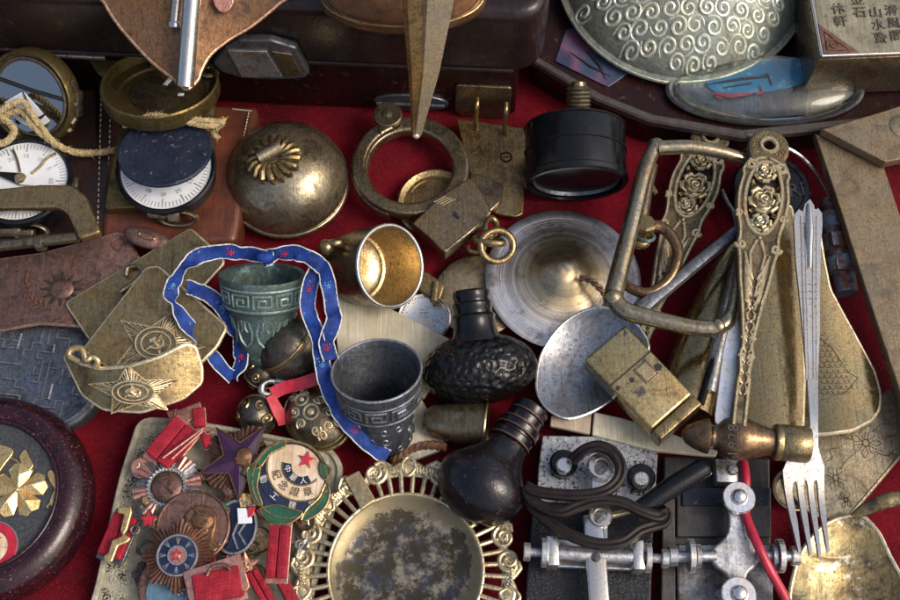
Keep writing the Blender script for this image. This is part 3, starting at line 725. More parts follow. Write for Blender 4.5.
# ------------------------------------------------------------------ copper coin, buckle plates, pewter medal
b = MB(); CMx = fr(P(147, 238, 58), (.1, -.1, 1), (1, -.28, 0)); b.ball(CMx, 24, 32, 12, 1, .46, .22); b.lathe(CMx, [(6, 4.6), (8, 5.8), (10, 4.6)], 24, 1, .4)
solo(b, 'copper_coin', M['copper_red'], 'small oval brown copper pendant beside the chestnut leather box', 'pendant', 147, 238, 40)
t = thing('sun_buckle', 'brown copper buckle plate with a rayed sun between leaf sprays, at the left edge', 'buckle', 60, 290, 20, 'buckles')
pl = Pl(60, 285, 46, (0, -.10, .99)); zc = pl.uv(62, 289)
zf = lambda u, v: -.0010 * (u - zc[0]) ** 2
out = rp(pl.pts([(-40, 261), (0, 258), (40, 254), (80, 244), (117, 232), (125, 235), (140, 262), (122, 290), (97, 326), (40, 322), (-40, 334)]), 5)
MB().sheet(pl, out, zf, 5, 9, 2.4).build('plate', M['copper_red'], t)
b = MB()
for k in range(12):
    a = 2 * pi * k / 12; 
    q = [(zc[0] + 12.5 * cos(a - .17), zc[1] + 11 * sin(a - .17)), (zc[0] + 21 * cos(a), zc[1] + 18 * sin(a)), (zc[0] + 12.5 * cos(a + .17), zc[1] + 11 * sin(a + .17))]
    b.plate(pl, q, 2.4, .7, 1.6)
b.build('sun_rays', M['recess'], t)
b = MB(); b.ball(pl.M @ Matrix.Translation((zc[0], zc[1], 0)), 12, 32, 8, 1, .86, .25, True); b.build('sun_disc', M['copper_red'], t)
b = MB()
for sg in (-1, 1):
    st = [(zc[0] + sg * (8 + 26 * sin(a)), zc[1] - 20 + 38 * (1 - cos(a)) * .75) for a in (i * .2 for i in range(9))]
    b.line(pl, st, 1.0, .8, zf=zf)
    for i in range(1, 9):
        x, y = st[i]
        for s2 in (-1, 1):
            an = .6 + s2 * .7 + (0 if sg > 0 else pi - 1.2 - 2 * s2 * 0)
            b.line(pl, [(x, y), (x + 5 * cos(an), y + 5 * sin(an)), (x + 9 * cos(an + .3 * s2), y + 9 * sin(an + .3 * s2))], 1.5, .8, zf=zf, taper=True)
b.line(pl, [(zc[0] - 20, zc[1] + 38), (zc[0] - 8, zc[1] + 32), (zc[0] + 4, zc[1] + 37), (zc[0] + 18, zc[1] + 33)], 1.1, .8, zf=zf)
q = pl.uv(118, 243); b.line(pl, circ(q[0], q[1], 6, 20), 1, .5, closed=True, zf=zf)
b.build('leaf_sprays', M['copper_red'], t)

t = thing('buckle_plate', 'plain rectangular brass plate with a small wire loop, under the starred buckle', 'buckle', 130, 300, 30, 'buckles')
pl = Pl(140, 285, 54, (-.05, -.08, 1))
MB().sheet(pl, rp(pl.pts([(190, 229), (207, 244), (224, 262), (160, 332), (91, 340), (66, 303)]), 4), None, 4, 12, 1.9).build('plate', M['brass'], t)
b = MB(); b.sweep(cr([pl.at(*q, 4) for q in [(126, 276), (128, 268), (138, 266), (142, 274), (132, 284), (120, 292)]], 5, False), 2.6); b.build('loop', M['brass_dark'], t)

def star_medal(t, pl, cx, cy, R, mat, ray=None, hs=True, ry=1.0, rot=pi / 2, mdl=.42, zf=None):
    """five-pointed star in relief with rayed arms and a ringed medallion; cx, cy in plane coordinates"""
    f0 = zf or (lambda u, v: 0)
    def T(x, y, h): 
        u, v = cx + x, cy + y * ry
        return pl.w(u, v, h + f0(u, v))
    b = MB(); V = [T(0, 0, 7)]; F = []
    for i, (x, y) in enumerate(starp(0, 0, R, R * .47, 5, rot)): V.append(T(x, y, 1.0))
    for i in range(10): F.append((0, 1 + i, 1 + (i + 1) % 10))
    for i, (x, y) in enumerate(starp(0, 0, R, R * .47, 5, rot)): V.append(T(x, y, -2))
    for i in range(10): F.append((1 + i, 11 + i, 11 + (i + 1) % 10, 1 + (i + 1) % 10))
    b.add(V, F); st = b.build('star', mat, t, 12)
    b = MB(); sp = starp(0, 0, R * .97, R * .47, 5, rot)
    b.sweep([T(x, y, 1.6) for x, y in sp], 1.0, 6, closed=True)
    for i in range(10):
        for k in range(1, 5):
            a, c = sp[i], sp[(i + 1) % 10]
            x, y = a[0] + (c[0] - a[0]) * k / 5, a[1] + (c[1] - a[1]) * k / 5
            hyp = hypot(x, y); q = R * mdl / hyp
            if q < .92: b.sweep([T(x * .96, y * .96, 1.9), T(x * q, y * q, 1.2 + 6 * (1 - q * hyp / R) )], .55, 5)
    b.build('star_rays', M['ridge'] if ray is None else ray, st)
    b = MB()
    b.lathe(Matrix.Identity(4), [(0, 5.6), (R * mdl, 4.6), (R * mdl + .5, 2.5)], 40)
    b.v = [T(p.x, p.y, p.z) for p in b.v]; b.build('medallion', mat, st)
    b = MB()
    for rr in (R * mdl, R * mdl * .72): b.sweep([T(x, y, 5.8) for x, y in circ(0, 0, rr, 36)], .9, 6, closed=True)
    if hs:
        m = R * mdl * .5
        b.sweep([T(x, y, 6.4) for x, y in arcp(0, m * .05, m * .72, -2.3, 1.3, 14)], [1.4, 1.6, .5], 6)
        b.sweep([T(x, y, 6.4) for x, y in ((-m * .45, -m * .5), (-m * .75, -m * .9))], 1.1, 6)
        b.sweep([T(x, y, 6.8) for x, y in ((m * .55, -m * .75), (-m * .3, m * .35))], 1.0, 6)
        b.sweep([T(x, y, 6.8) for x, y in ((-m * .62, m * .1), (-m * .05, m * .62))], 1.8, 6)
    b.build('emblem', M['ridge'] if ray is None else ray, st)
    return st
t = thing('star_buckle', 'flat brass buckle with a raised hammer and sickle star, behind the curved starred buckle', 'buckle', 150, 340, 40, 'buckles')
pl = Pl(155, 330, 68, (.03, -.10, 1), (1, -.10, 0))
MB().sheet(pl, rp(pl.pts([(147, 268), (158, 267), (226, 327), (216, 346), (198, 364), (120, 374), (84, 349)]), 4), None, 5, 12, 2.2).build('plate', M['brass'], t)
q = pl.uv(157, 345); star_medal(t, pl, q[0], q[1], 45, M['brass'], ray=M['ridge'], rot=pi / 2 - .25, ry=.82)

t = thing('star_buckle', 'curved brass buckle with a star, bulging forward over the pewter medal', 'buckle', 130, 405, 20, 'buckles')
pl = Pl(130, 385, 84, (.02, -.52, .85), (1, -.02, 0)); zc = pl.uv(132, 384)
zf = lambda u, v: -.0042 * (u - zc[0]) ** 2
out = rp(pl.pts([(57, 359), (76, 366), (98, 370), (130, 367), (160, 358), (184, 346), (193, 349), (199, 371), (199, 386), (182, 400), (142, 412), (102, 410), (79, 397)]), 4)
MB().sheet(pl, out, zf, 4, 7, 2.2).build('plate', M['brass'], t)
q = pl.uv(134, 391); star_medal(t, pl, q[0], q[1], 44, M['brass'], ray=M['ridge'], ry=.56, rot=pi / 2 + .12, zf=zf)
b = MB(); b.sweep(cr([P(*k) for k in [(80, 362, 92), (69, 356, 94), (72, 349, 96), (82, 349, 96), (86, 360, 94), (92, 357, 94), (98, 361, 92), (95, 368, 88)]], 6, False), 3.2, 10); b.build('hook_loop', M['brass_bright'], t)

t = thing('pewter_medal', 'large blue grey pewter medal with a maze-like relief, under the curved starred buckle', 'medal', 40, 370, 0)
pl = Pl(36, 370, 26, (-.02, -.05, 1)); c0 = pl.uv(33, 374)
out = [(c0[0] + 68 * math.copysign(abs(cos(a)) ** .75, cos(a)) + .12 * 50 * -sin(a) * 0, c0[1] + 58 * math.copysign(abs(sin(a)) ** .8, sin(a))) for a in (2 * pi * k / 60 for k in range(60))]
MB().plate(pl, out, 20, 5, 0, 4).build('disc', M['pewter'], t)
b = MB(); b.line(pl, [((p[0] - c0[0]) * .92 + c0[0], (p[1] - c0[1]) * .92 + c0[1]) for p in out], 2.4, .3, closed=True)
rs = random.Random(11)
occ = set()
for k in range(34):
    x, y = rs.randint(-7, 7), rs.randint(-5, 5); pts = [(x, y)]; d = rs.randrange(4)
    for _ in range(rs.randint(3, 7)):
        dx, dy = ((1, 0), (0, 1), (-1, 0), (0, -1))[d]; nx_, ny_ = x + dx, y + dy
        if (nx_, ny_) in occ or abs(nx_) > 8 or abs(ny_) > 6 or (nx_ / 8.2) ** 2 + (ny_ / 6.8) ** 2 > 1: d = (d + rs.choice((1, 3))) % 4; continue
        x, y = nx_, ny_; occ.add((x, y)); pts.append((x, y))
        if rs.random() < .55: d = (d + rs.choice((1, 3))) % 4
    if len(pts) > 1: b.line(pl, [(c0[0] + p[0] * 7 + .9 * p[1], c0[1] + p[1] * 7.6 - .9 * p[0]) for p in pts], 1.7, .3)
q = pl.uv(15, 345)
for k in range(10): a = 2 * pi * k / 10; b.line(pl, [(q[0] + 4 * cos(a), q[1] + 4 * sin(a)), (q[0] + 11 * cos(a), q[1] + 11 * sin(a))], 1.5, .3, taper=True)
b.build('maze_relief', M['pewter_relief'], t)

# ------------------------------------------------------------------ round brass box
t = thing('brass_bell', 'round domed brass bell with a fluted flower crown, on red cloth', 'bell', 289, 185, 0)
BMx = fr(P(288, 186, 8), (.03, -.06, 1))
MB().lathe(BMx, [(0, -4), (48, -4), (55, 0), (59, 6), (60, 12), (58.5, 15), (60, 17), (60, 20), (58, 28), (54, 36), (48, 44), (39, 52), (28, 57), (15, 60), (0, 61)], 96).build('dome', M['bell_brass'], t, 60)
b = MB(); b.torus(BMx @ Matrix.Translation((0, 0, 12)), 59.5, 3, 96, 10); b.build('rim', M['bell_brass'], t)
FMx = fr(P(274, 160, 66), (-.16, .10, 1))
b = MB()
for k in range(17):
    a = 2 * pi * k / 17
    b.sweep([FMx @ Vector((r_ * cos(a + .016 * (r_ - 8)), r_ * sin(a + .016 * (r_ - 8)), h)) for r_, h in ((9, 5), (14, 6.4), (20, 6), (25.5, 2.8), (27, -2))], [2.2, 2.9, 3.7, 3.9, 2.4], 8)
b.build('flower_crown', M['brass'], t)
b = MB(); b.sweep([FMx @ Vector(p) for p in ((-13, -4, 11), (9, 8, 11))], 7.5, 20); b.build('tube_loop', M['bell_brass'], t)

# ------------------------------------------------------------------ old padlock shackle, hasp plate, chain links
t = thing('handcuff', 'old brass handcuff ring with a keyholed lock plate, on red cloth', 'handcuff', 412, 200, 8)
pl = Pl(410, 166, 30, (0, 0, 1)); c0 = pl.uv(410, 166); k = pl.M
def ringarc(cx, cy, r0, r1, a0, a1, n=40): return [(cx + r1 * cos(a0 + (a1 - a0) * i / n), cy + r1 * sin(a0 + (a1 - a0) * i / n)) for i in range(n + 1)] + [(cx + r0 * cos(a1 + (a0 - a1) * i / n), cy + r0 * sin(a1 + (a0 - a1) * i / n)) for i in range(n + 1)]
MB().plate(pl, ringarc(c0[0], c0[1], 43, 61, radians(-45), radians(250)), 14, 3.5, 0, 3).build('bow', M['brass_dark'], t)
MB().plate(pl, ringarc(c0[0], c0[1], 45, 59, radians(112), radians(318)), 13, 3, 6, 3).build('hinged_arm', M['brass_dark'], t)
b = MB(); hp = pl.uv(388, 118); b.lathe(pl.M @ Matrix.Translation((hp[0], hp[1], 0)), [(0, 9), (14, 9), (15, 8), (15, 3), (0, 3)], 36); b.lathe(pl.M @ Matrix.Translation((hp[0], hp[1], 8)), [(5.5, 0), (5, 2.4), (2, 3.4), (0, 3.5)], 20)
b.line(pl, [(c0[0] + rr * cos(a), c0[1] + rr * sin(a)) for rr, a in ((52, radians(112)), (56, radians(124)), (46, radians(132)))], 1.4, 6.5); b.build('hinge_rivet', M['brass_dark'], t)
pl2 = Pl(455, 216, 42, (.03, 0, 1))
lk = rp(pl2.pts([(412, 223), (440, 196), (470, 177), (478, 186), (492, 211), (486, 220), (445, 253), (432, 240)]), 3)
pt = MB().plate(pl2, [lk], 18, 1.6).build('lock_plate', M['brass_dark'], t)
b = MB(); q = pl2.uv(455, 214); b.lathe(pl2.M @ Matrix.Translation((q[0], q[1], .2)), [(0, -.1), (2.8, -.1), (2.8, .3), (0, .4)], 20); q2 = pl2.uv(459, 219); b.sweep([pl2.w(q[0], q[1], .2), pl2.w(q2[0], q2[1], .2)], 1.5, 8); b.build('keyhole', M['ink'], pt)
b = MB()
for d in range(4): q, w = pl2.uv(434 + d * 3, 202 + d * 1), pl2.uv(446 + d * 3, 196 + d); b.line(pl2, [q, w], .5, .2)
b.build('scratches', M['ridge'], pt)
MB().plate(Pl(490, 190, 20), rp(Pl(490, 190, 20).pts([(470, 172), (492, 178), (504, 186), (500, 202), (490, 212), (470, 205)]), 3), 8, 1.5).build('back_plate', M['brass_dark'], t)
b = MB(); pl3 = Pl(484, 250, 26); b.sweep(cr([pl3.at(*q) for q in [(468, 246), (470, 251), (480, 252), (484, 246), (480, 240)]], 5, False), 2.6); b.build('eye', M['brass'], t)
b = MB(); DMx = fr(P(436, 206, 8), (0, 0, 1)); b.lathe(DMx, [(0, 0), (36, 0), (39, 2), (39, 6), (37, 7.5), (34, 6), (31, 5), (31, 6.4), (28, 6.4), (28, 5), (0, 5)], 64)
solo(b, 'brass_disc', M['brass'], 'round rimmed brass disc lying half hidden under the handcuff ring', 'disc', 436, 206)
chain = [(P(491, 227, 44), (.55, .1, .8), (1, 2.4, 0), 10.5, 1.0, .62), (P(497, 246, 46), (.1, -.35, .93), (1, .3, 0), 14.5, 1.05, 1.0), (P(489, 241, 44), (.1, .75, .62), (1, -.35, 0), 13, 1.0, .66)]
for i, (o_, n_, x_, R_, sx, sy) in enumerate(chain):
    b = MB(); b.torus(fr(o_, n_, x_), R_ * 1.08, 3.7, 40, 12, sx, sy)
    solo(b, 'chain_link', M['brass'], ['small brass chain link nearest the hasp plate', 'large round brass chain link resting on the grey cymbal edge', 'bent brass chain link nearest the lock plate corner'][i], 'chain link', 491, 240, 36, 'chain links')
t = thing('hinge_plate', 'brass hasp plate with engraved characters, hanging from two staples of the black box', 'hinge', 490, 165, 0)
pl = Pl(490, 165, 12, (0, -.04, 1))
MB().plate(pl, rp(pl.pts([(456, 118), (525, 128), (526, 165), (523, 214), (516, 217), (498, 214), (478, 204)]), 3), 5, 1.2).build('plate', M['brass'], t)
b = MB()
for x, y in ((477, 98), (506, 103)): b.sweep(cr([P(x, y, 44), P(x, y + 8, 42), P(x - 1, y + 18, 30), P(x - 1, y + 28, 18), P(x, y + 34, 10)], 4, False), 2.7, 10)
b.build('staple', M['brass'], t)
b = MB(); b.text('人', pl.M @ Matrix.Translation((*pl.uv(479, 149), .1)) @ Matrix.Rotation(-.3, 4, 'Z'), 16, .4); b.line(pl, circ(*pl.uv(506, 157), 5.5, 20), 1.1, .2, closed=True); b.line(pl, [pl.uv(503, 157), pl.uv(509, 157)], .8, .2); b.build('engraving', M['recess'], t)

# ------------------------------------------------------------------ brass cup lying on its side
t = thing('brass_cup', 'small brass cup lying tilted with bright gold inside and pale rim', 'cup', 385, 280, 0)
n_ = Vector((.66, -.30, .70)).normalized(); top = P(391, 266, 62); L = 66
CMx = fr(top - n_ * L, n_)
prof = [(0, 0), (26, 0), (32, 3), (36, 10), (39, 30), (40.5, L - 2)]
MB().lathe(CMx, prof + [(40.5, L - 1)], 64).build('outside', M['brass_dark'], t)
MB().lathe(CMx, [(38.2, L - 2), (37, L - 14), (35.5, L - 30), (34.5, 18), (33, 15), (30, 14.5), (29.5, 12), (26, 9), (14, 8), (0, 8)], 64).build('inside', M['brass_bright'], t)
b = MB(); b.torus(CMx @ Matrix.Translation((0, 0, L - 1)), 39.4, 2.1, 64, 10); b.build('rim', M['silver'], t)
b = MB(); b.sweep(cr([CMx @ Vector(p) for p in ((-30, 18, 26), (-38, 22, 34), (-46, 20, 26), (-44, 14, 14), (-34, 12, 8))], 5, False), 4.5, 10); b.ball(CMx @ Matrix.Translation((-46, 18, 24)), 8, 16, 10); b.build('handle', M['brass'], t)
pl = Pl(436, 285, 22, (0, 0, 1)); b = MB(); b.plate(pl, rp(pl.pts([(418, 270), (428, 272), (445, 284), (440, 300), (428, 296), (416, 288)]), 3), 6, 1.5)
b.sweep([pl.at(436, 283, 2), pl.at(434, 302, 2)], 4.2, 14); solo(b, 'brass_tab', M['brass'], 'short brass strip with a rolled end, beside the tilted brass cup', 'hinge', 436, 290)
t = thing('silver_coin', 'worn silver coin under the ivory slats, left of the small grey disc', 'coin', 425, 316, 6)
CMx = fr(P(424, 318, 13), (0, 0, 1)); MB().lathe(CMx, [(0, -3), (26, -3), (27, -2), (27, 1), (25.5, 1.6), (24, .6), (0, .6)], 56).build('disc', M['silver'], t)
b = MB()
for k in range(48): a = 2 * pi * k / 48; b.ball(CMx @ Matrix.Translation((22.5 * cos(a), 22.5 * sin(a), .7)), .8, 6, 4)
b.text('元', CMx @ Matrix.Translation((0, 4, .7)), 11, .4); b.build('beading', M['steel'], t)

# ------------------------------------------------------------------ bells, ribbon and cups
t = thing('bronze_bell', 'tapering green bronze bell with meander bands, wrapped in blue ribbon', 'bell', 262, 340, 0)
n_ = Vector((.02, .74, .67)).normalized(); top = P(262, 270, 84); L = 92
CMx = fr(top - n_ * L, n_)
MB().lathe(CMx, [(0, 0), (16, 0), (21, 3), (24, 10), (27, 26), (31, 46), (34, 58), (37, 60), (38.5, 66), (40, 84), (42.5, L - 2), (42, L), (38, L - 1), (36, 70), (30, 40), (0, 20)], 64, 1, .92).build('body', M['verdigris'], t)
b = MB()
def meander(b, CMx, r, z0, hh, n, sy=1, wr=1.2):
    for k in range(n):
        a0 = 2 * pi * k / n; da = 2 * pi / n
        q = [(.08, 0), (.08, 1), (.85, 1), (.85, .15), (.3, .15), (.3, .65), (.62, .65), (.62, .4)]
        b.sweep([CMx @ Vector(((r(z0 + hh * v)) * cos(a0 + da * u), (r(z0 + hh * v)) * sin(a0 + da * u) * sy, z0 + hh * v)) for u, v in dense2(q)], wr, 6)
def dense2(q, k=3):
    out = []
    for a, c in zip(q, q[1:]): out += [(a[0] + (c[0] - a[0]) * i / k, a[1] + (c[1] - a[1]) * i / k) for i in range(k)]
    return out + [q[-1]]
meander(b, CMx, lambda z: 38.5 + (z - 66) * .1, 67, 13, 11, .92)
for z_, r_ in ((63, 38.2), (84, 40.6)): b.sweep([CMx @ Vector((r_ * cos(a), r_ * .92 * sin(a), z_)) for a in (2 * pi * i / 48 for i in range(48))], 1.3, 6, closed=True)
for k in range(9):
    a0 = 2 * pi * k / 9
    for sg in (-1, 1): b.sweep([CMx @ Vector(((30 + (z_ - 40) * .17) * cos(a0 + sg * u), .92 * (30 + (z_ - 40) * .17) * sin(a0 + sg * u), z_)) for u, z_ in ((.02, 24), (.22, 30), (.28, 40), (.2, 50), (.06, 52), (.04, 44), (.12, 40))], 1.3, 6)
b.build('relief', M['green_relief'], t)

t = thing('round_bell', 'round brown bronze jingle bell with a slit rim, beside the blue ribbon', 'bell', 292, 350, 0, 'jingle bells')
CMx = fr(P(291, 348, 36), (-.55, .35, .6)); b = MB(); b.ball(CMx, 34, 48, 24, 1, 1, .95); b.build('body', M['bronze_black'], t)
b = MB(); b.torus(CMx @ Matrix.Translation((0, 0, 8)), 33.6, 1.8, 56, 8); b.sweep([CMx @ Vector((33 * cos(a), 33 * sin(a), 4)) for a in (2 * pi * i / 48 for i in range(48))], 1.0, 6, closed=True); b.build('rim', M['brass'], t)
b = MB()
for k in range(9):
    a = 2 * pi * k / 9
    b.sweep([CMx @ Vector((34.2 * cos(a + x) * cos(z_), 34.2 * sin(a + x) * cos(z_), -34.2 * sin(z_) * .95)) for x, z_ in spiral(0, .5, .03, .22, 1.5, k, 1, 16)], 1.1, 5)
b.build('engraving', M['bronze_black'], t)
def small_bell(px, py, z, R, n_, label):
    t = thing('small_bell', label, 'bell', px, py + 8, 0, 'jingle bells')
    CMx = fr(P(px, py, z), n_); b = MB(); b.ball(CMx, R, 32, 18); b.build('body', M['bronze_black'], t)
    b = MB(); b.torus(CMx, R, R * .07, 40, 8)
    for k in range(6):
        a = 2 * pi * k / 6
        for sg in (-1, 1): b.sweep([CMx @ Vector((R * 1.01 * cos(a + x) * cos(z_), R * 1.01 * sin(a + x) * cos(z_), sg * R * 1.01 * sin(z_))) for x, z_ in spiral(0, .65, .05, .36, 1.4, k, 1, 14)], R * .065, 5)
    b.build('scroll_relief', M['brass'], t)
small_bell(262, 374, 20, 17, (.3, .2, .9), 'small scrolled bronze bell tucked under the round brown bell')
small_bell(257, 415, 20, 20, (-.2, -.5, .8), 'small dark bronze bell above the purple star medal')
t = thing('patterned_bell', 'oval flattened bronze bell with raised scroll pattern, above the enamel badge', 'bell', 317, 425, 0, 'jingle bells')
CMx = fr(P(318, 419, 20), (-.16, -.05, 1), (.86, -.62, 0))
b = MB(); b.ball(CMx, 37, 48, 20, 1, .80, .72); b.build('body', M['brass_dark'], t)
b = MB(); b.torus(CMx @ Matrix.Translation((0, 0, 2)), 36.6, 2.2, 64, 8, 1, .80); b.torus(CMx @ Matrix.Translation((0, 0, 9)), 34.6, 1.2, 64, 8, 1, .80); b.build('rim', M['brass'], t)
b = MB()
def onb(x, y): return CMx @ Vector((x, y, 37 * .72 * sqrt(max(.02, 1 - (x / 37) ** 2 - (y / 29.6) ** 2)) + .4))
for x, y, r_ in ((0, 0, 4), (-17, 5, 3)): b.sweep([onb(*p) for p in circ(x, y, r_ + 3.5, 24)], 1.3, 6, closed=True); b.ball(fr(onb(x, y), CMx.to_3x3().col[2]), r_, 14, 8, 1, 1, .6)
for x, y, a0, hd in ((14, 10, 1, 1), (22, -1, 3, 1), (14, -12, 5, 1), (-2, 15, 0, -1), (-2, -15, 2, 1), (-15, -9, 1, -1), (-22, 13, 4, 1), (5, 20, 2, 1), (-28, 2, 0, 1), (26, 9, 3, 1), (22, -12, 2, 1)):
    b.sweep([onb(*p) for p in spiral(x, y, .8, 5.4, 1.4, a0, hd, 18)], 1.25, 6)
b.build('scroll_relief', M['ridge'], t)
b = MB(); b.torus(fr(P(270, 388, 30), (.2, -.2, 1), (1, .4, 0)), 8, 3.6, 28, 10, 1.1, .8); b.sweep([P(276, 381, 32), P(290, 382, 34)], [3.2, 2], 8)
solo(b, 'bell_ring', M['steel'], 'grey metal ring tied with red silk between the small bells', 'ring', 270, 388, 20)
rib = [(-1, -.12), (-1, .12), (1, .12), (1, -.12)]
b = MB(); b.sweep(path3([(318, 378, 46), (300, 384, 42), (284, 388, 38), (272, 394, 36)], 5), 6, sec=[(-1, -.15), (-1, .15), (1, .15), (1, -.15)], up=(.2, -.3, .9))
b.sweep(path3([(270, 396, 38), (276, 408, 34), (281, 418, 28), (282, 425, 24)], 5), [4.5, 6, 4], sec=[(-1, -.2), (-1, .2), (1, .2), (1, -.2)], up=(.5, -.2, .8))
b.sweep(path3([(403, 440, 22), (398, 452, 16), (390, 466, 10)], 5), 6, sec=[(-1, -.2), (-1, .2), (1, .2), (1, -.2)], up=(.5, -.2, .8)) if False else None
solo(b, 'silk_ribbon', M['red_cloth'], 'narrow red silk ribbon threaded through the grey metal ring', 'ribbon', 285, 390, 25)

t = thing('ribbon', 'long blue embroidered ribbon with pale edges draped over the bells', 'ribbon', 290, 330, 20)
strips = [
 ([(232, 378, 40), (214, 358, 52), (196, 334, 64), (178, 312, 80), (173, 292, 92), (180, 272, 102), (198, 257, 106), (224, 251, 106), (250, 254, 106), (272, 260, 108)], [(.8, -.2, .6)] * 3 + [(.75, -.1, .7)] * 3 + [(.1, -.75, .65)] * 4),
 ([(262, 262, 106), (280, 254, 112), (300, 254, 114), (318, 262, 112), (328, 280, 106), (331, 302, 98), (333, 322, 92), (326, 344, 86), (330, 360, 80)], [(0, -.7, .7)] * 3 + [(.3, -.4, .85)] * 2 + [(-.1, -.3, .95)] * 4),
 ([(318, 266, 104), (311, 284, 98), (309, 306, 92), (314, 332, 86), (322, 358, 80), (326, 382, 74), (334, 404, 64), (350, 426, 50), (368, 444, 38), (388, 458, 26)], [(.3, -.3, .9)] * 2 + [(.1, -.2, 1)] * 8),
 ([(232, 378, 38), (240, 362, 42), (240, 344, 46), (234, 326, 54), (226, 312, 60), (208, 296, 72), (186, 287, 86)], [(-.5, -.2, .8)] * 4 + [(.3, -.3, .9)] * 3)]
b = MB(); e_ = MB()
for pts, ups in strips:
    c_ = cr([P(*q) for q in pts], 8, False); m = len(c_)
    c_ = [p + mn.noise_vector(Vector((i * .13, len(pts) * 3.7, pts[0][0]))) * 2.6 + mn.noise_vector(Vector((i * .41, len(pts) * 1.7, 9))) * .5 for i, p in enumerate(c_)]
    uu = []
    for i in range(m):
        f = i / 8; k0 = min(int(f), len(ups) - 2); a_ = f - k0
        uu.append(Vector(ups[k0]).lerp(Vector(ups[k0 + 1]), min(a_, 1)) + mn.noise_vector(Vector((i * .22, pts[0][1], 4))) * 1.0)
    W = 6.9
    b.sweep(c_, W, sec=[(-1, .02), (-1, .10), (-.4, .02), (.3, .12), (1, .06), (1, -.02), (.3, .04), (-.4, -.06)], up=uu)
    for sg in (-1, 1):
        pp = []
        for i in range(m):
            tt = (c_[min(i + 1, m - 1)] - c_[max(i - 1, 0)]).normalized(); a_ = tt.cross(uu[i]).normalized()
            pp.append(c_[i] + a_ * W * sg + Vector((0, 0, .35 * (i % 2))))
        e_.sweep(pp, .7, 6)
    for i in range(10, m - 6, 24):
        tt = (c_[i + 1] - c_[i - 1]).normalized(); a_ = tt.cross(uu[i]).normalized(); nn2 = a_.cross(tt)
        tg = MB(); _k = (i // 24) % 2
        for dx, dy, ex, ey in ((-3, 0, 3, 0), (0, -3, 0, 3), (-2, 2, 2, 2), (-2, -2, -3, -4), (2, -2, 3, -4)):
            tg.sweep([c_[i] + a_ * dx + tt * dy + nn2 * 1.2, c_[i] + a_ * ex + tt * ey + nn2 * .8], .5, 4)
        tg.build('embroidery', M['sky_blue' if _k else 'red_cloth'], t)
kb = MB(); kb.ball(fr(P(265, 257, 112), (0, -.5, .8)), 7.5, 18, 10, 1.2, .8, .7); kb.build('knot', M['blue_cloth'], t)
b.build('band', M['blue_cloth'], t); e_.build('edging', M['pale_cloth'], t)

t = thing('pewter_cup', 'dark blue grey pewter cup with a meander collar, standing open', 'cup', 388, 440, 0)
n_ = Vector((-.06, .42, .9)).normalized(); top = P(376, 366, 92); L = 96
CMx = fr(top - n_ * L, n_)
MB().lathe(CMx, [(0, 0), (24, 0), (27, 3), (28, 10), (30, 40), (31, 52), (36, 56), (39, 60), (41, 82), (44, L - 2), (43.5, L), (41, L - .5), (39, L - 6), (36, 64), (31, 56), (28, 40), (26, 14), (0, 12)], 72).build('body', M['pewter'], t)
b = MB(); meander(b, CMx, lambda z: 39.2 + (z - 60) * .09, 64, 13, 10, 1, 1.3)
for z_, r_ in ((60, 39.2), (81, 41)): b.sweep([CMx @ Vector((r_ * cos(a), r_ * sin(a), z_)) for a in (2 * pi * i / 60 for i in range(60))], 1.2, 6, closed=True)
rs = random.Random(2)
for k in range(26):
    a0 = 2 * pi * k / 26 * 2.0; z0 = 12 + 14 * (k % 3)
    b.sweep([CMx @ Vector(((28.3 + (z_) * .045) * cos(a0 + x), (28.3 + z_ * .045) * sin(a0 + x), z_)) for x, z_ in [(p[0] * .034, z0 + p[1]) for p in spiral(0, 0, 1, 5, 1.4, k, 1, 14)]], 1.0, 5)
b.build('relief', M['pewter_relief'], t)
MB().torus(CMx @ Matrix.Translation((0, 0, L - .5)), 42.8, 1.3, 72, 8).build('rim', M['steel'], t)

for i, (o_, z_, lab, mt) in enumerate(((([(330, 280), (346, 287), (398, 312), (452, 340), (442, 372), (424, 398), (338, 356)]), 16, 'broad ivory coloured slat between the blue ribbon and the hammered black knob', 'bone'),
                                  ([(404, 392), (420, 396), (434, 420), (447, 447), (436, 452), (404, 464), (396, 440)], 12, 'small ivory coloured slat between the pewter cup and the brass funnel', 'bone'))):
    pl = Pl(o_[0][0], o_[0][1], z_); solo(MB().plate(pl, rp(pl.pts(o_), 2), 7, 1.2), 'ivory_slat', M[mt], lab, 'slat', 400, 360, 0, 'ivory slats')
b = MB(); rope(b, dense(path3([(392, 462, 8), (408, 452, 10), (424, 446, 12), (446, 447, 12)], 6)), 4.0, 3, 18)
solo(b, 'twine', M['leather_tan'], 'thick brown cord peeping out above the openwork dish', 'cord', 420, 448)
# ------------------------------------------------------------------ black gauge on its side
t = thing('black_gauge', 'black cylindrical gauge with a threaded stud, lying with its glass face forward', 'gauge', 577, 160, 0)
fc = P(576, 181, 52)
GM_ = fr(fc, (0, -.985, -.17), (1, 0, 0))
MB().lathe(GM_, [(0, -60), (44, -60), (49, -58), (50.5, -54), (50.5, -4), (52, -3), (52, 2), (50, 4), (46.5, 4), (46, -3), (46, -6)], 80).build('housing', M['black'], t)
MB().lathe(GM_, [(45, -5), (45, -2), (42.5, 1), (40, -5)], 64).build('bezel', M['steel_dark'], t)
MB().lathe(GM_, [(0, -4), (44, -4), (44, -2.5), (0, -2)], 64).build('dial_glass', M['black'], t)
b = MB(); sM = fr(P(578, 118, 66), (0, .8, .6)); 
b.lathe(sM, [(0, -14), (12, -14), (12, 6)] + [(11.5 + (1.4 if k % 2 else 0), 7 + k * 2.0) for k in range(12)] + [(8, 32), (7, 36), (0, 37)], 32); b.build('threaded_stud', M['brass_dark'], t)
b = MB()
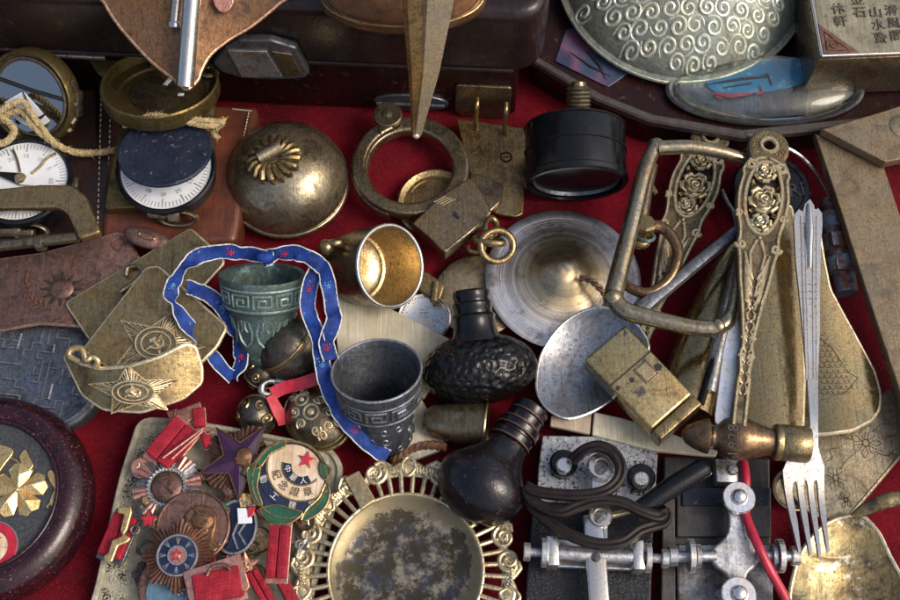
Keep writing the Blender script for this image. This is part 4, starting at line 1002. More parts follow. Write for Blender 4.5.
for k in range(3): b.sweep([GM_ @ Vector((51 * cos(a), 51 * sin(a), -56 + k * 26)) for a in (2 * pi * i / 60 for i in range(60))], .7, 5, closed=True)
b.build('moulding', M['black_matt'], t)

# ------------------------------------------------------------------ discs and cymbal
b = MB(); DMx = fr(P(478, 297, 7), (0, 0, 1)); b.lathe(DMx, [(0, 0), (42, 0), (44, 1.5), (44, 4), (42, 5), (20, 4), (0, 3.6)], 64)
solo(b, 'grey_disc', M['brass_grey'], 'plain grey disc between the brass cup and the large cymbal', 'disc', 478, 297)
M['dark_line'] = metal('tarnished_line', (.12, .10, .065), (.05, .04, .03), .4, .45)
t = thing('cymbal', 'round grey brass cymbal with concentric grooves and a raised centre', 'cymbal', 564, 300, 0)
CMx = fr(P(563, 280, 13), (.04, .03, 1))
prof = [(0, 27), (3, 27), (9, 26), (16, 22), (24, 15.5), (32, 10.5), (40, 7.4)]
for k in range(9): prof += [(42 + k * 1.9, 6.8 - k * .35)]
prof += [(60, 3.6), (70, 3.2), (76.5, 4.2), (78, 3.4), (78, 1.6), (76, .6), (60, .4), (30, 6), (0, 12)]
_n = NT('spun_bronze')
tc = _n.t.nodes.new('ShaderNodeTexCoord'); ad = _n.t.nodes.new('ShaderNodeVectorMath'); ad.operation = 'MULTIPLY_ADD'; ad.inputs[1].default_value = (1 / U,) * 3
ad.inputs[2].default_value = tuple(P(564, 300, 0) - CMx.translation); _n.lk(tc.outputs['Object'], ad.inputs[0])
gr = _n.t.nodes.new('ShaderNodeVectorMath'); gr.operation = 'LENGTH'; _n.lk(ad.outputs[0], gr.inputs[0])
cx = _n.t.nodes.new('ShaderNodeCombineXYZ'); _n.lk(gr.outputs['Value'], cx.inputs[0])
ringn = _n.noise(.22, 7, .75, cx.outputs[0])
zone = _n.ramp(_n.math('MULTIPLY', gr.outputs['Value'], .01), [(.34, 0.0), (.60, 1.0)])
_c = _n.mix(zone, (.54, .43, .26), (.56, .555, .57)); _c = _n.mix(_n.ramp(_n.noise(.06, 9, .75), [(.34, .8), (.50, 0.0)]), _c, (.17, .155, .135))
_c = _n.mix(1.0, _c, _n.ramp(ringn, [(.34, .42), (.5, .9), (.62, 1.25)]), 'MULTIPLY')
_n.set(Base_Color=_c, Metallic=.95, Roughness=_n.math('ADD', _n.math('MULTIPLY', _n.noise(.08, 6, .7), .25), .2), Anisotropic=.6)
tg_ = _n.t.nodes.new('ShaderNodeTangent'); tg_.direction_type = 'RADIAL'; tg_.axis = 'Z'; _n.lk(tg_.outputs[0], _n.b.inputs['Tangent'])
_n.bump(ringn, 1.4, .5); _n.bump(_n.noise(.4, 5, .7), .5, .4); M['spun'] = _n.m
MB().lathe(CMx, prof, 110).build('disc', M['spun'], t, 50)
b = MB(); rope(b, dense(path3([(580, 278, 42), (590, 280, 44), (600, 288, 42), (607, 300, 36), (602, 312, 28), (590, 316, 26)], 7)), 3.0, 2, 14); b.build('cord_loop', M['leather_tan'], t)

# ------------------------------------------------------------------ carved cutlery handles (two of one pattern)
def handle_parts(t, px0, py0, px1, py1, z, L=276):
    o = P(px0, py0, z); d = (P(px1, py1, z + 4) - o).normalized()
    n = (UP - d * d.z).normalized(); x = -d; y = n.cross(x)       # x points back up the handle, y to its side
    Mx = Matrix(((y.x, d.x, n.x, o.x), (y.y, d.y, n.y, o.y), (y.z, d.z, n.z, o.z), (0, 0, 0, 1)))
    pl = PB(Mx)
    W = [(-21, 2), (-19, 9), (-13, 16), (-4, 20), (6, 19.5), (14, 17), (20, 20), (30, 24), (36, 23), (50, 25), (62, 25.5), (80, 23.5), (94, 20.5), (104, 20), (112, 21), (120, 19), (134, 17), (150, 15), (170, 11.5), (192, 8.5), (214, 6), (222, 7.5), (240, 6), (252, 7), (L, 7)]
    Wc = cr(W, 4, False)
    out = [(w_, s_) for s_, w_ in Wc] + [(-w_, s_) for s_, w_ in reversed(Wc)]
    hole = circ(0, -2, 6.2, 24)
    ov = [(17.2 * cos(a), 58 + 40 * sin(a)) for a in (2 * pi * i / 48 for i in range(48))]
    MB().plate(pl, [out, hole, ov], 11, 2.5, 0, 3).build('body', M['handle'], t, 45)
    MB().plate(pl, [(p[0] * 1.02, 58 + (p[1] - 58) * 1.02) for p in ov], 4, .5, -5).build('medallion_ground', M['recess'], t)
    b = MB()
    for sg in (-1, 1):
        b.line(pl, [(sg * (w_ - 2.2), s_) for s_, w_ in Wc[22:]], 1.7, .4)
        b.line(pl, spiral(sg * 14, 24, 6, 1.0, 1.3, (pi if sg > 0 else 0), sg, 16), 2.1, .8)
        b.line(pl, [(sg * 2, 13), (sg * 8, 15), (sg * 16, 20), (sg * 18.5, 28)], 1.5, .5)
        b.line(pl, spiral(sg * 16.5, 112, 5, .9, 1.3, 0 if sg > 0 else pi, sg, 14), 2.0, .8)
        b.line(pl, spiral(sg * 22, 78, 4, .8, 1.2, 1, sg, 12), 1.7, .6)
        b.line(pl, spiral(sg * 3.8, 226, 3.4, .8, 1.2, 0 if sg > 0 else pi, -sg, 12), 1.2, .6)
        b.line(pl, spiral(sg * 3.6, 206, 3.0, .8, 1.2, 0 if sg > 0 else pi, sg, 12), 1.1, .6)
        for k in range(4):
            s0 = 120 + k * 9
            b.line(pl, [(sg * (11.5 - k), s0), (sg * (8.5 - k * .7), s0 + 12), (sg * 4.5, s0 + 22), (sg * 1.5, s0 + 27)], 2.5, .8, taper=True)
        b.line(pl, [(sg * 2, 105), (sg * 7, 120), (sg * 4, 145), (sg * 1.5, 165)], 1.7, .6)
    for k in range(9):
        s0 = 168 + k * 10.5
        for sg in (-1, 1): b.line(pl, [(sg * .8, s0), (sg * 3.6, s0 + 4), (sg * 3.0, s0 + 9), (sg * .8, s0 + 11)], 1.5, .6, taper=True)
    b.line(pl, [(17.4 * cos(a), 58 + 40.4 * sin(a)) for a in (2 * pi * i / 48 for i in range(48))], 2.0, .6, closed=True)
    b.line(pl, circ(0, -2, 7.6, 28), 2.2, .4, closed=True)
    for q in ((0, 102), (0, 176), (0, 190)): b.ball(pl.M @ Matrix.Translation((q[0], q[1], 0)), 2.2, 10, 6)
    b.build('scrollwork', M['relief_brass'], t)
    b = MB(); rs = random.Random(4)
    for _ in range(230):
        s_ = rs.uniform(-18, 13); w_ = rs.uniform(-18, 18)
        if w_ * w_ + (s_ + 1) ** 2 < 17.5 ** 2 and w_ * w_ + (s_ + 2) ** 2 > 10.5 ** 2: b.ball(pl.M @ Matrix.Translation((w_, s_, 0)), .95, 6, 4)
    b.build('stippling', M['brass'], t); b = MB()
    for _ in range(150):
        s_ = rs.uniform(104, 215); w_ = rs.uniform(-1, 1) * (15 - (s_ - 104) * .09)
        b.ball(pl.M @ Matrix.Translation((w_ * .75, s_, 0)), .75, 6, 4)
    b.build('stippling', M['brass'], t)
    for (rx, ry_, R_) in ((1, 30, 9.5), (-1, 60, 14), (0, 86, 9)):
        b = MB()
        b.lathe(pl.M @ Matrix.Translation((rx, ry_, -4)), [(0, 2.4), (R_ * .4, 2.2), (R_ * .75, 1.0), (R_ * .95, -1.5), (R_ * .9, -3)], 24)
        for k in range(6):
            a = 2 * pi * k / 6 + ry_
            b.sweep([pl.w(rx + r_ * cos(a + da), ry_ + r_ * sin(a + da), h) for r_, da, h in ((R_ * .80, -.62, -1.5), (R_ * 1.0, -.25, .2), (R_ * 1.0, .25, .6), (R_ * .80, .62, 0))], [1.0, 2.4, 2.4, .8], 8)
        for k in range(4):
            a = 2 * pi * k / 4 + ry_ * .7
            b.sweep([pl.w(rx + r_ * cos(a + da), ry_ + r_ * sin(a + da), h) for r_, da, h in ((R_ * .50, -.75, 1.2), (R_ * .64, -.2, 2.4), (R_ * .62, .3, 2.6), (R_ * .42, .8, 2.0))], [.8, 1.9, 1.7, .7], 8)
        b.sweep([pl.w(p[0], p[1], 3.2) for p in spiral(rx, ry_, .4, R_ * .36, 1.3, 0, 1, 16)], 1.3, 8)
        b.build('rose', M['relief_brass'], t)
    b = MB()
    for q in ((9, 42), (-10, 44), (9, 75), (-10, 76), (6, 18), (-7, 20), (7, 97), (-6, 96), (13, 60), (-14, 58)):
        a0 = rs.uniform(0, 6.28)
        for k in range(3):
            a = a0 + (k - 1) * .8
            b.sweep([pl.w(q[0], q[1], -3), pl.w(q[0] + 3.5 * cos(a), q[1] + 3.5 * sin(a), -1), pl.w(q[0] + 6 * cos(a), q[1] + 6 * sin(a), -3)], [.5, 1.6, .4], 5)
    b.build('rose_leaves', M['brass'], t)
    return pl
M['relief_brass'] = metal('worn_relief_brass', (.52, .44, .28), (.17, .14, .085), .30, .42, scale=.08, fine=.4, met=.8)
M['handle'] = metal('stippled_brass', (.19, .155, .095), (.045, .036, .024), .36, .5, scale=.06, fine=.6, bump=.9)
t = thing('ornate_letter_opener', 'carved brass letter opener with roses on its grip, crossed by the brass stirrup buckle', 'letter opener', 710, 138, 0)
handle_parts(t, 710, 138, 624, 398, 34)
t = thing('knife_blade', 'pointed white steel knife blade beside the carved hammer handle', 'knife', 725, 380, 20)
bp = Pl(725, 380, 77)
MB().plate(bp, cr(bp.pts([(744, 316), (742, 352), (739, 385), (735, 414), (726, 424), (715, 422), (718, 392), (723, 352), (731, 322)]), 3), 2.5, .8).build('blade', M['blade'], t)

t = thing('lettered_disc', 'black disc with grey raised letters, half hidden behind the carved handle', 'disc', 772, 187, 0)
DMx = fr(P(772, 188, 26), (0, 0, 1)); MB().lathe(DMx, [(0, -20), (36, -20), (39, -17), (39, -2), (37, 0), (33, 0), (32, -1.5), (0, -1.5)], 64).build('disc', M['black'], t)
b = MB(); b.text('RE', fr(P(799, 190, 25), UP) @ Matrix.Rotation(.15, 4, 'Z'), 21, .6); b.build('lettering', M['dull_plate'], t)
b = MB(); b.sweep(path3([(733, 131, 34), (757, 137, 50), (791, 150, 46), (808, 163, 34), (822, 182, 26), (834, 207, 20), (838, 230, 14)], 6), 2.1, 8)
solo(b, 'wire', M['silver'], 'thin bent silver wire running from behind the carved handles to the bolt', 'wire', 800, 170)
b = MB(); b.sweep(path3([(722, 190, 20), (726, 200, 20), (733, 212, 18), (736, 228, 16), (730, 244, 14)], 6), 2.3, 8)
solo(b, 'hook', M['steel_dark'], 'thin dark steel hook on the red cloth between the two carved handles', 'hook', 730, 212)

# ------------------------------------------------------------------ stirrup buckle
t = thing('stirrup_buckle', 'large angular brass stirrup frame lying over the first carved handle', 'buckle', 680, 240, 40, 'buckles')
zz = 78
b = MB()
b.sweep(path3([(658, 148, zz + 4), (690, 147, zz + 4), (724, 153, zz), (756, 163, zz - 8)], 6), [7.5, 7, 6.5, 5.5], 14)
b.sweep(path3([(655, 146, zz + 2), (645, 170, zz + 2), (630, 230, zz), (613, 296, zz)], 6), [7, 7.8, 8.5, 9.2], 14)
b.sweep(path3([(612, 292, zz), (622, 309, zz), (650, 318, zz), (690, 327, zz), (716, 329, zz)], 6), [8.5, 8.6, 8.2, 8.0, 8.0], 14)
b.sweep(path3([(714, 330, zz), (727, 322, zz), (734, 306, zz - 6), (741, 262, zz - 14), (749, 200, zz - 16), (756, 164, zz - 10)], 6), [7.5, 7, 6.5, 6, 5.6, 5.4], 14)
for q, r_ in (((656, 147), 9.5), ((613, 298), 10.5), ((718, 327), 9), ((625, 309), 8)): b.ball(fr(P(*q, zz + 1), UP), r_, 16, 10)
b.build('frame', M['bell_brass'], t)
b = MB(); b.sweep(path3([(652, 165, 60), (646, 190, 60), (641, 222, 58), (640, 238, 56)], 5), [6, 6.5, 7.5, 7], 12); b.sweep([P(650, 184, 58), P(656, 194, 56)], 3, 8); b.build('prong', M['brass_dark'], t)
b = MB(); b.sweep(path3([(646, 226, 58), (662, 228, 58), (674, 240, 58), (678, 256, 57), (670, 278, 56), (652, 292, 55), (634, 290, 54), (622, 280, 52), (617, 268, 50)], 6), [7.5, 6, 5.6, 5.6, 5.6, 5.6, 5.2, 4.6, 3.5], 14); b.build('hook_ring', M['bronze'], t)
b = MB(); b.lathe(fr(P(644, 226, 62), (.1, .3, .9)), [(0, -8), (11, -8), (12, -5), (12, 4), (10, 7), (0, 7)], 8); b.ball(fr(P(641, 243, 58), UP), 8.5, 18, 10, 1.1, .8, .7); b.build('collar', M['brass'], t, 30)
b = MB(); b.torus(fr(P(645, 236, 61), (.1, .5, .9)), 9, 2, 28, 8); b.build('collar_ring', M['verdigris'], t)
b = MB(); b.sweep([P(744, 226, 62), P(700, 261, 58), P(668, 288, 56), P(652, 300, 55), P(640, 310, 54)], [6.2, 6.4, 6.4, 8, 9], sec=[(1, 0), (.7, .6), (0, .8), (-.7, .6), (-1, 0), (-.7, -.6), (0, -.8), (.7, -.6)], up=UP)
solo(b, 'steel_rod', M['steel_dark'], 'dark steel rod flattened at one end, crossing inside the stirrup buckle', 'rod', 690, 270, 40)

# ------------------------------------------------------------------ brass sheath and its steel edge
t = thing('brass_sheath', 'smooth tapering brass sheath with a dark steel edge, between the two carved handles', 'sheath', 705, 330, 0)
b = MB(); ax0, ax1 = P(738, 236, 18), P(684, 412, 26)
b.sweep([ax0.lerp(ax1, k / 10) for k in range(11)], [3, 10, 16, 20, 23, 25, 27, 28, 29, 29.5, 29.5], sec=[(cos(a), sin(a) * .75) for a in (2 * pi * k / 32 for k in range(32))], up=UP); b.build('body', M['shoe'], t)
b = MB(); b.sweep([P(743, 238, 30), P(736, 270, 40), P(722, 330, 44), P(708, 392, 42)], [2, 5, 7, 7.5], 12); b.build('edge_rod', M['steel'], t)
b = MB(); b.sweep([P(728, 322, 44), P(714, 360, 46), P(700, 404, 46)], [2.5, 4, 4], 10); b.build('groove_wire', M['black_matt'], t)

# ------------------------------------------------------------------ shoehorn and fish-scale scoop
t = thing('shoehorn', 'smooth olive brass shoehorn standing between the knife handle and the silver fork', 'shoehorn', 770, 400, 0)
pl = Pl(770, 340, 44, (0, -.03, 1), (1, -.02, 0)); u0 = pl.uv(764, 340)[0]
out = rp(pl.pts([(776, 208), (790, 208), (797, 240), (800, 300), (803, 380), (801, 430), (760, 432), (716, 428), (722, 385), (734, 340), (750, 290), (766, 240)]), 4)
MB().sheet(pl, out, lambda u, v: -.0034 * (u - u0) ** 2 + 10, 3, 6, 1.9).build('blade', M['shoe'], t)
t = thing('engraved_scoop', 'brass scoop engraved with fish scales, under the silver fork', 'scoop', 850, 400, 0)
pl = Pl(845, 350, 40, (.10, -.05, 1)); u0 = pl.uv(838, 350)[0]
ou = [(800, 214), (812, 214), (822, 262), (829, 290), (843, 314), (857, 337), (877, 370), (883, 392), (881, 408), (872, 420), (851, 431), (826, 434), (800, 434), (800, 330)]
zf = lambda u, v: -.0040 * (u - u0) ** 2 + .0006 * v * v
MB().sheet(pl, rp(pl.pts(ou), 5), zf, 3, 7, 2.0).build('blade', M['shoe'], t)
b = MB()
for j in range(13):
    for i in range(8):
        px_, py_ = 822 + i * 5.4 + (j % 2) * 2.7, 332 + j * 5.4
        if (px_ - 832) / 34 + max(0, (350 - py_)) / 30 < 1 and px_ < 820 + (py_ - 325) * .62 and py_ < 396 - max(0, px_ - 840) * .5:
            c0 = pl.uv(px_, py_); b.line(pl, arcp(c0[0] + rnd.uniform(-.5, .5), c0[1] + rnd.uniform(-.5, .5), 3.2, pi * 1.0, pi * 2.0, 8), .38, .1, zf=zf)
b.line(pl, [pl.uv(820, 338), pl.uv(832, 348), pl.uv(848, 372), pl.uv(858, 378), pl.uv(846, 392), pl.uv(822, 400)], .55, .15, zf=zf)
b.build('engraving', M['dark_line'], t)

# ------------------------------------------------------------------ rusty bolt
t = thing('rusty_bolt', 'rusty blue grey steel bolt with stacked nuts, right of the fork handle', 'bolt', 838, 250, 0)
d = (P(846, 292, 16) - P(829, 200, 20)); BMx = fr(P(829, 200, 20), d); L = d.length
b = MB(); b.lathe(BMx, [(0, 0), (9, 0), (10, 3), (10, 14), (14, 16), (15, 20), (15, 32), (13, 34), (13, 40), (17, 42), (17, 56), (14, 58), (14, 64), (18, 66), (18, 80), (12, 82), (11, L), (0, L + 1)], 24); b.build('shank', M['rust'], t)
b = MB(); b.lathe(BMx @ Matrix.Translation((0, 0, 42)), [(19, 0), (19, 14), (13, 14), (13, 0)], 6, close=True); b.lathe(BMx @ Matrix.Translation((0, 0, 70)), [(18.6, 0), (18.6, 11), (13, 11), (13, 0)], 6, close=True); b.build('nut', M['steel_dark'], t, 20)

# ------------------------------------------------------------------ pivoting bevel at the right edge
t = thing('sliding_bevel', 'tan brass carpenter gauge with two pivoting blades, along the right edge', 'gauge', 870, 200, 0)
pl = Pl(860, 160, 50, (0, 0, 1))
MB().plate(pl, pl.pts([(815, 133), (846, 149), (883, 163), (900, 215), (942, 334), (985, 460), (930, 478), (900, 392), (866, 290), (840, 208)]), 12, 1.2).build('lower_blade', M['tan_brass'], t)
pu = Pl(860, 140, 64)
MB().plate(pu, pu.pts([(822, 129), (880, 112), (960, 86), (990, 140), (905, 158), (886, 162)]), 12, 1.2).build('upper_blade', M['tan_brass'], t)
b = MB(); b.lathe(fr(P(902, 126, 64), UP), [(0, 1.2), (11, 1.2), (12.5, .6), (12.5, -2)], 36); b.build('pivot', M['brass_grey'], t)

# ------------------------------------------------------------------ silver fork
t = thing('silver_fork', 'silver dinner fork with a fluted handle, tines down over the gilt spoon', 'fork', 810, 460, 30)
pl = Pl(812, 380, 74, (0, -.06, 1), (1, 0, 0)); 
def U_(x, y): return pl.uv(x, y)
v5 = [pl.uv(0 + 812, y)[1] for y in (200, 300, 420, 470, 555)]
def fz(u, v):
    # neck rises, bowl dips, tips rise again
    a = (v - v5[4]) / (v5[0] - v5[4]) * 355
    return 5.0 * math.exp(-((a - 120) / 34) ** 2) - 6.0 * math.exp(-((a - 55) / 30) ** 2) + .05 * max(0, 18 - a)
hd = [(810, 199), (805, 204), (803, 212), (799, 209), (795, 214), (794, 222), (796, 262), (799, 290), (803, 330), (807, 375), (809, 430), (807, 446), (799, 456), (787, 461), (783.5, 470), (786, 486), (792, 520), (798.5, 552), (801, 551), (798.5, 520), (794, 490), (794.5, 482), (797, 480), (799, 484), (803, 515), (809.5, 556), (812, 555), (809, 515), (805, 485), (805.5, 480), (807.5, 479), (809.5, 484), (813, 515), (818.5, 557), (821, 555), (818.5, 515), (815, 485), (815.5, 480), (818, 479), (819.5, 484), (822, 515), (827.5, 553), (829.5, 551), (827.5, 510), (825.5, 480), (825, 466), (821, 458), (817.5, 448), (816.5, 430), (818, 375), (820, 330), (820, 290), (821, 250), (822.5, 222), (822, 213), (818, 208), (815, 211), (814, 205)]
MB().sheet(pl, [pl.uv(*q) for q in hd], fz, 4.5, 9, 0).build('body', M['silver'], t, 50)
b = MB()
for x0, x1 in ((801, 806.5), (805, 809.5), (813, 813.8), (817, 817)):
    b.sweep([pl.at(x0 + (x1 - x0) * k / 12, 216 + 164 * k / 12, .3 + fz(*pl.uv(811, 216 + 164 * k / 12))) for k in range(13)], [.9, 1.1, .8], 6)
b.sweep([pl.at(809, 204, .5), pl.at(809.5, 232, 1.4), pl.at(809.8, 268, .5)], [2.5, 4.6, 2.0], 10)
for y_ in (284, 291, 298): b.sweep([pl.at(801.5, y_, .4), pl.at(818, y_, .4)], .7, 6)
b.build('fluting', M['silver'], t)

# ------------------------------------------------------------------ black hammered stamp and dark wooden knob
t = thing('egg_knob', 'black hammered egg-shaped knob with a short ribbed neck', 'knob', 480, 380, 0, 'black knobs')
KMx = fr(P(479, 369, 38), (-.10, .93, .34), (1, .06, 0))
b = MB(); b.lathe(KMx, [(0, -36)] + [(59 * cos(a), 36 * sin(a)) for a in (-pi / 2 + pi * k / 40 for k in range(1, 40))] + [(0, 36)], 90, 1, .68); b.build('head', M['hammered'], t, 70)
b = MB(); b.lathe(KMx, [(0, 28), (27, 28), (23, 35), (21.5, 42), (21, 50), (22, 53), (20.5, 55), (19, 56), (19, 60), (20, 62), (20, 66), (18, 68), (18, 71), (19, 73), (18.5, 78), (15.5, 80), (0, 81)], 56); b.build('neck', M['black'], t)
t = thing('pear_knob', 'polished dark wooden pear-shaped knob with a ringed ferrule neck', 'knob', 484, 490, 0, 'black knobs')
d = (P(537, 400, 40) - P(480, 488, 42)); L = d.length; KMx = fr(P(480, 488, 42), d, (1, .5, 0))
b = MB(); b.lathe(KMx, [(0, -34), (14, -33), (28, -27), (38, -17), (43, -5), (44, 5), (41, 15), (34, 25), (27, 34), (22, 44), (19.5, 54), (19, 60), (0, 62)], 72, 1.06, .94); b.build('head', M['dark_wood'], t, 70)
b = MB(); b.lathe(KMx, [(0, 56), (19, 56), (22, 58), (22.5, 64), (20, 66), (20, 69), (22.5, 71), (23, 76), (20.5, 78), (19, 80), (19.5, 88), (18, 90), (19, 92), (19.2, 100), (17, 102), (12, L - 2), (0, L)], 56); b.build('ferrule', M['dark_wood'], t)
b = MB()
for z_, r_ in ((57.5, 21.5), (70, 22), (79, 20.6), (91, 18.6)): b.torus(KMx @ Matrix.Translation((0, 0, z_)), r_, 1.1, 48, 8)
b.build('wire_ring', M['copper_red'], t)

# ------------------------------------------------------------------ grey spoon bowl, lighter, funnel
t = thing('grey_spoon', 'dull grey metal spoon bowl, partly under the worn brass lighter', 'spoon', 580, 370, 0, 'spoons')
pl = Pl(582, 362, 44, (-.05, -.05, 1)); c0 = pl.uv(586, 362)
ou = cr(pl.pts([(595, 307), (576, 313), (561, 324), (549, 339), (540, 358), (537, 386), (543, 402), (552, 411), (569, 417), (592, 409), (616, 393), (640, 370), (648, 345), (634, 322), (616, 310)]), 4)
MB().sheet(pl, ou, lambda u, v: -16 * max(0, 1 - ((u - c0[0]) / 60) ** 2 - ((v - c0[1]) / 62) ** 2), 2.5, 6, 1.6).build('bowl', M['spoon'], t, 70)
t = thing('brass_lighter', 'worn rectangular brass lighter with a small window, lying aslant', 'lighter', 645, 385, 30)
pl = Pl(644, 382, 74, (-.06, -.05, 1)); a_, b_, c_, d_ = [pl.at(*q) for q in ((625, 324), (702, 403), (661, 440), (585, 360))]
o_ = (a_ + b_ + c_ + d_) / 4; ex = ((b_ - a_) + (c_ - d_)).normalized(); ey = pl.n.cross(ex)
LMx = Matrix(((ex.x, ey.x, pl.n.x, o_.x), (ex.y, ey.y, pl.n.y, o_.y), (ex.z, ey.z, pl.n.z, o_.z), (0, 0, 0, 1))); lp = PB(LMx)
La, Wa = (b_ - a_).length, abs((d_ - a_).dot(ey))
M['lighter'] = metal('scuffed_brass', (.52, .40, .19), (.10, .07, .04), .20, .44, spots=(.12, .10, .10), bump=.12, dents=0)
MB().box(LMx @ Matrix.Translation((-La * .06, 0, -14)), La * .88, Wa, 28, 3, 4).build('case', M['lighter'], t)
MB().box(LMx @ Matrix.Translation((La * .445, 0, -14)), La * .11, Wa - .6, 27.4, 1.6, 3).build('end_cap', M['brass'], t)
b = MB(); b.sweep([lp.w(-La * .16, -Wa * .49, .3), lp.w(-La * .16, Wa * .49, .3)], .7, 6); b.build('seam', M['recess'], t)
wq = lp.uv(646, 372); b = MB(); b.plate(lp, [(wq[0] - 9, wq[1] - 8), (wq[0] + 9, wq[1] - 8), (wq[0] + 9, wq[1] + 8), (wq[0] - 9, wq[1] + 8)], 1.4, .4, .7); w = b.build('window_frame', M['brass_dark'], t)
MB().plate(lp, [(wq[0] - 7, wq[1] - 6), (wq[0] + 7, wq[1] - 6), (wq[0] + 7, wq[1] + 6), (wq[0] - 7, wq[1] + 6)], 1, .2, 1.1).build('window_plate', M['brass_bright'], w)
for x, y, r_ in ((658, 367, 3.4), (632, 380, 2.4), (618, 388, 2.0)):
    q = lp.uv(x, y); MB().lathe(LMx @ Matrix.Translation((q[0], q[1], .2)), [(0, .2), (r_, .2), (r_ + .4, -.5)], 20).build('hole', M['ink'], t)
t = thing('brass_funnel', 'dark brass conical funnel on its side between the two black knobs', 'funnel', 460, 425, 0)
d = P(490, 426, 26) - P(424, 420, 22)
V_ = fr(P(424, 420, 22), d); L = d.length
MB().lathe(V_, [(0, 0), (10, 0), (16, 8), (20, L * .5), (23, L - 4), (24, L), (22.5, L + .5), (20, L - 4), (14, 10), (0, 8)], 48).build('body', M['brass_dark'], t)
MB().torus(V_ @ Matrix.Translation((0, 0, L)), 23.5, 1.8, 48, 8).build('rim', M['brass'], t)
t = thing('bone_knife', 'flat pale bone knife with a joint, under the lighter and bottle', 'knife', 620, 425, 0)
pl = Pl(620, 428, 30)
MB().plate(pl, rp(pl.pts([(551, 415), (592, 412), (590, 434), (550, 426)]), 1.5), 6, 1.2).build('handle', M['bone_wood'], t)
MB().plate(pl, rp(pl.pts([(594, 412), (622, 418), (662, 430), (718, 451), (716, 457), (655, 451), (592, 435)]), 1.5), 6, 1.4, .8).build('blade', M['bone'], t)

# ------------------------------------------------------------------ wooden bottle marked 1928, engraved plate, gilt spoon
t = thing('ornate_hammer', 'small bronze hammer stamped 1928 with a carved brass rose handle, its head touching the fork', 'hammer', 742, 440, 20)
handle_parts(t, 769, 147, 739, 424, 88, 292)
a_, b_ = P(681, 434, 74), P(809, 445, 74); d = b_ - a_; L = d.length; BMx = fr(a_, d, (0, 0, 1)); k = L / 128
k = 1; MB().lathe(BMx, [(0, 0), (3, .5), (9, 5), (13, 12), (16, 20), (17.5, 25), (17.5, 27), (13, 29), (11.5, 33), (13, 36), (19, 42), (22, 50), (22.5, 58), (21, 66), (17, 76), (14, 86), (13.5, 92), (0, 93)], 40).build('head', M['bronze'], t, 50)
MB().lathe(BMx, [(0, 92), (17, 92), (18.3, 93.5), (18.3, 98), (17.8, 99), (18.4, 100), (18.4, 125), (17.4, 127), (13, 128), (0, 128)], 48).build('collar', M['brass_bz'] if 'brass_bz' in M else M['brass'], t)
b = MB(); bp = Pl(734, 440, 96.5, (0, -.22, .97))
b.text('1928', bp.M @ Matrix.Translation((*bp.uv(733, 441), .9)) @ Matrix.Rotation(pi / 2 - .06, 4, 'Z'), 13, 1.2, 1.15)
b.build('stamped_date', M['ink'], t)
t = thing('engraved_plate', 'pale silver brass spade-shaped plate with engraved flowers, under the scoop tip', 'plate', 850, 470, 0)
pl = Pl(850, 460, 16, (0, 0, 1))
MB().plate(pl, rp(pl.pts([(782, 470), (800, 430), (830, 416), (870, 404), (912, 370), (925, 400), (912, 440), (851, 513), (836, 523), (812, 516), (790, 494)]), 6), 4, 1.2).build('plate', M['brass_grey'], t)
b = MB(); b.line(pl, pl.pts([(912, 442), (880, 480), (851, 514), (838, 523)]), 1.6, .2); b.build('rim', M['ridge'], t)
b = MB()
for cx, cy, R_, np_ in ((866, 443, 15, 7), (836, 478, 12, 6), (846, 500, 8, 6)):
    c0 = pl.uv(cx, cy)
    for k in range(np_):
        a = 2 * pi * k / np_
        b.line(pl, [(c0[0] + r_ * cos(a + da), c0[1] + r_ * sin(a + da)) for r_, da in ((R_ * .25, 0), (R_ * .7, -.32), (R_, 0), (R_ * .7, .32), (R_ * .25, 0))], .38, .1)
    b.line(pl, circ(c0[0], c0[1], R_ * .22, 14), .6, .15, closed=True)
for q in ([(852, 440), (842, 436), (836, 428)], [(856, 452), (845, 462), (840, 470)], [(875, 452), (888, 456), (894, 450)], [(872, 432), (882, 424), (892, 426)], [(826, 462), (832, 458), (830, 450), (838, 448)]): b.line(pl, cr(pl.pts(q), 4, False), .42, .1)
b.build('engraving', M['dark_line'], t)
t = thing('brass_dish', 'small shallow brass dish edge showing under the fork tines', 'dish', 790, 490, 0)
MB().lathe(fr(P(794, 490, 12), (0, 0, 1)), [(0, -6), (17, -6), (21, 0), (22, 2), (20.5, 2.6), (17, -2), (0, -3)], 48).build('bowl', M['brass_grey'], t)
t = thing('gilt_spoon', 'large gilt spoon with spotted bowl and bent handle, in the lower right corner', 'spoon', 850, 580, 0, 'spoons')
pl = Pl(850, 570, 40, (0, -.05, 1)); c0 = pl.uv(852, 590)
ou = cr(pl.pts([(793, 606), (797, 577), (807, 549), (829, 523), (850, 514), (866, 514), (882, 530), (893, 552), (906, 580), (914, 620), (900, 680), (850, 705), (800, 670)]), 5)
MB().sheet(pl, ou, lambda u, v: -22 * max(0, 1 - ((u - c0[0]) / 66) ** 2 - ((v - c0[1]) / 108) ** 2), 3, 7, 2.2).build('bowl', M['gold_spot'], t, 70)
b = MB(); b.sweep(path3([(852, 517, 40), (864, 510, 46), (880, 503, 52), (896, 499, 54), (920, 497, 52)], 6), [2.5, 5.5, 6.5, 7, 7], sec=[(cos(a), sin(a) * .5) for a in (2 * pi * k / 14 for k in range(14))], up=UP); b.build('handle', M['gold_spot'], t)
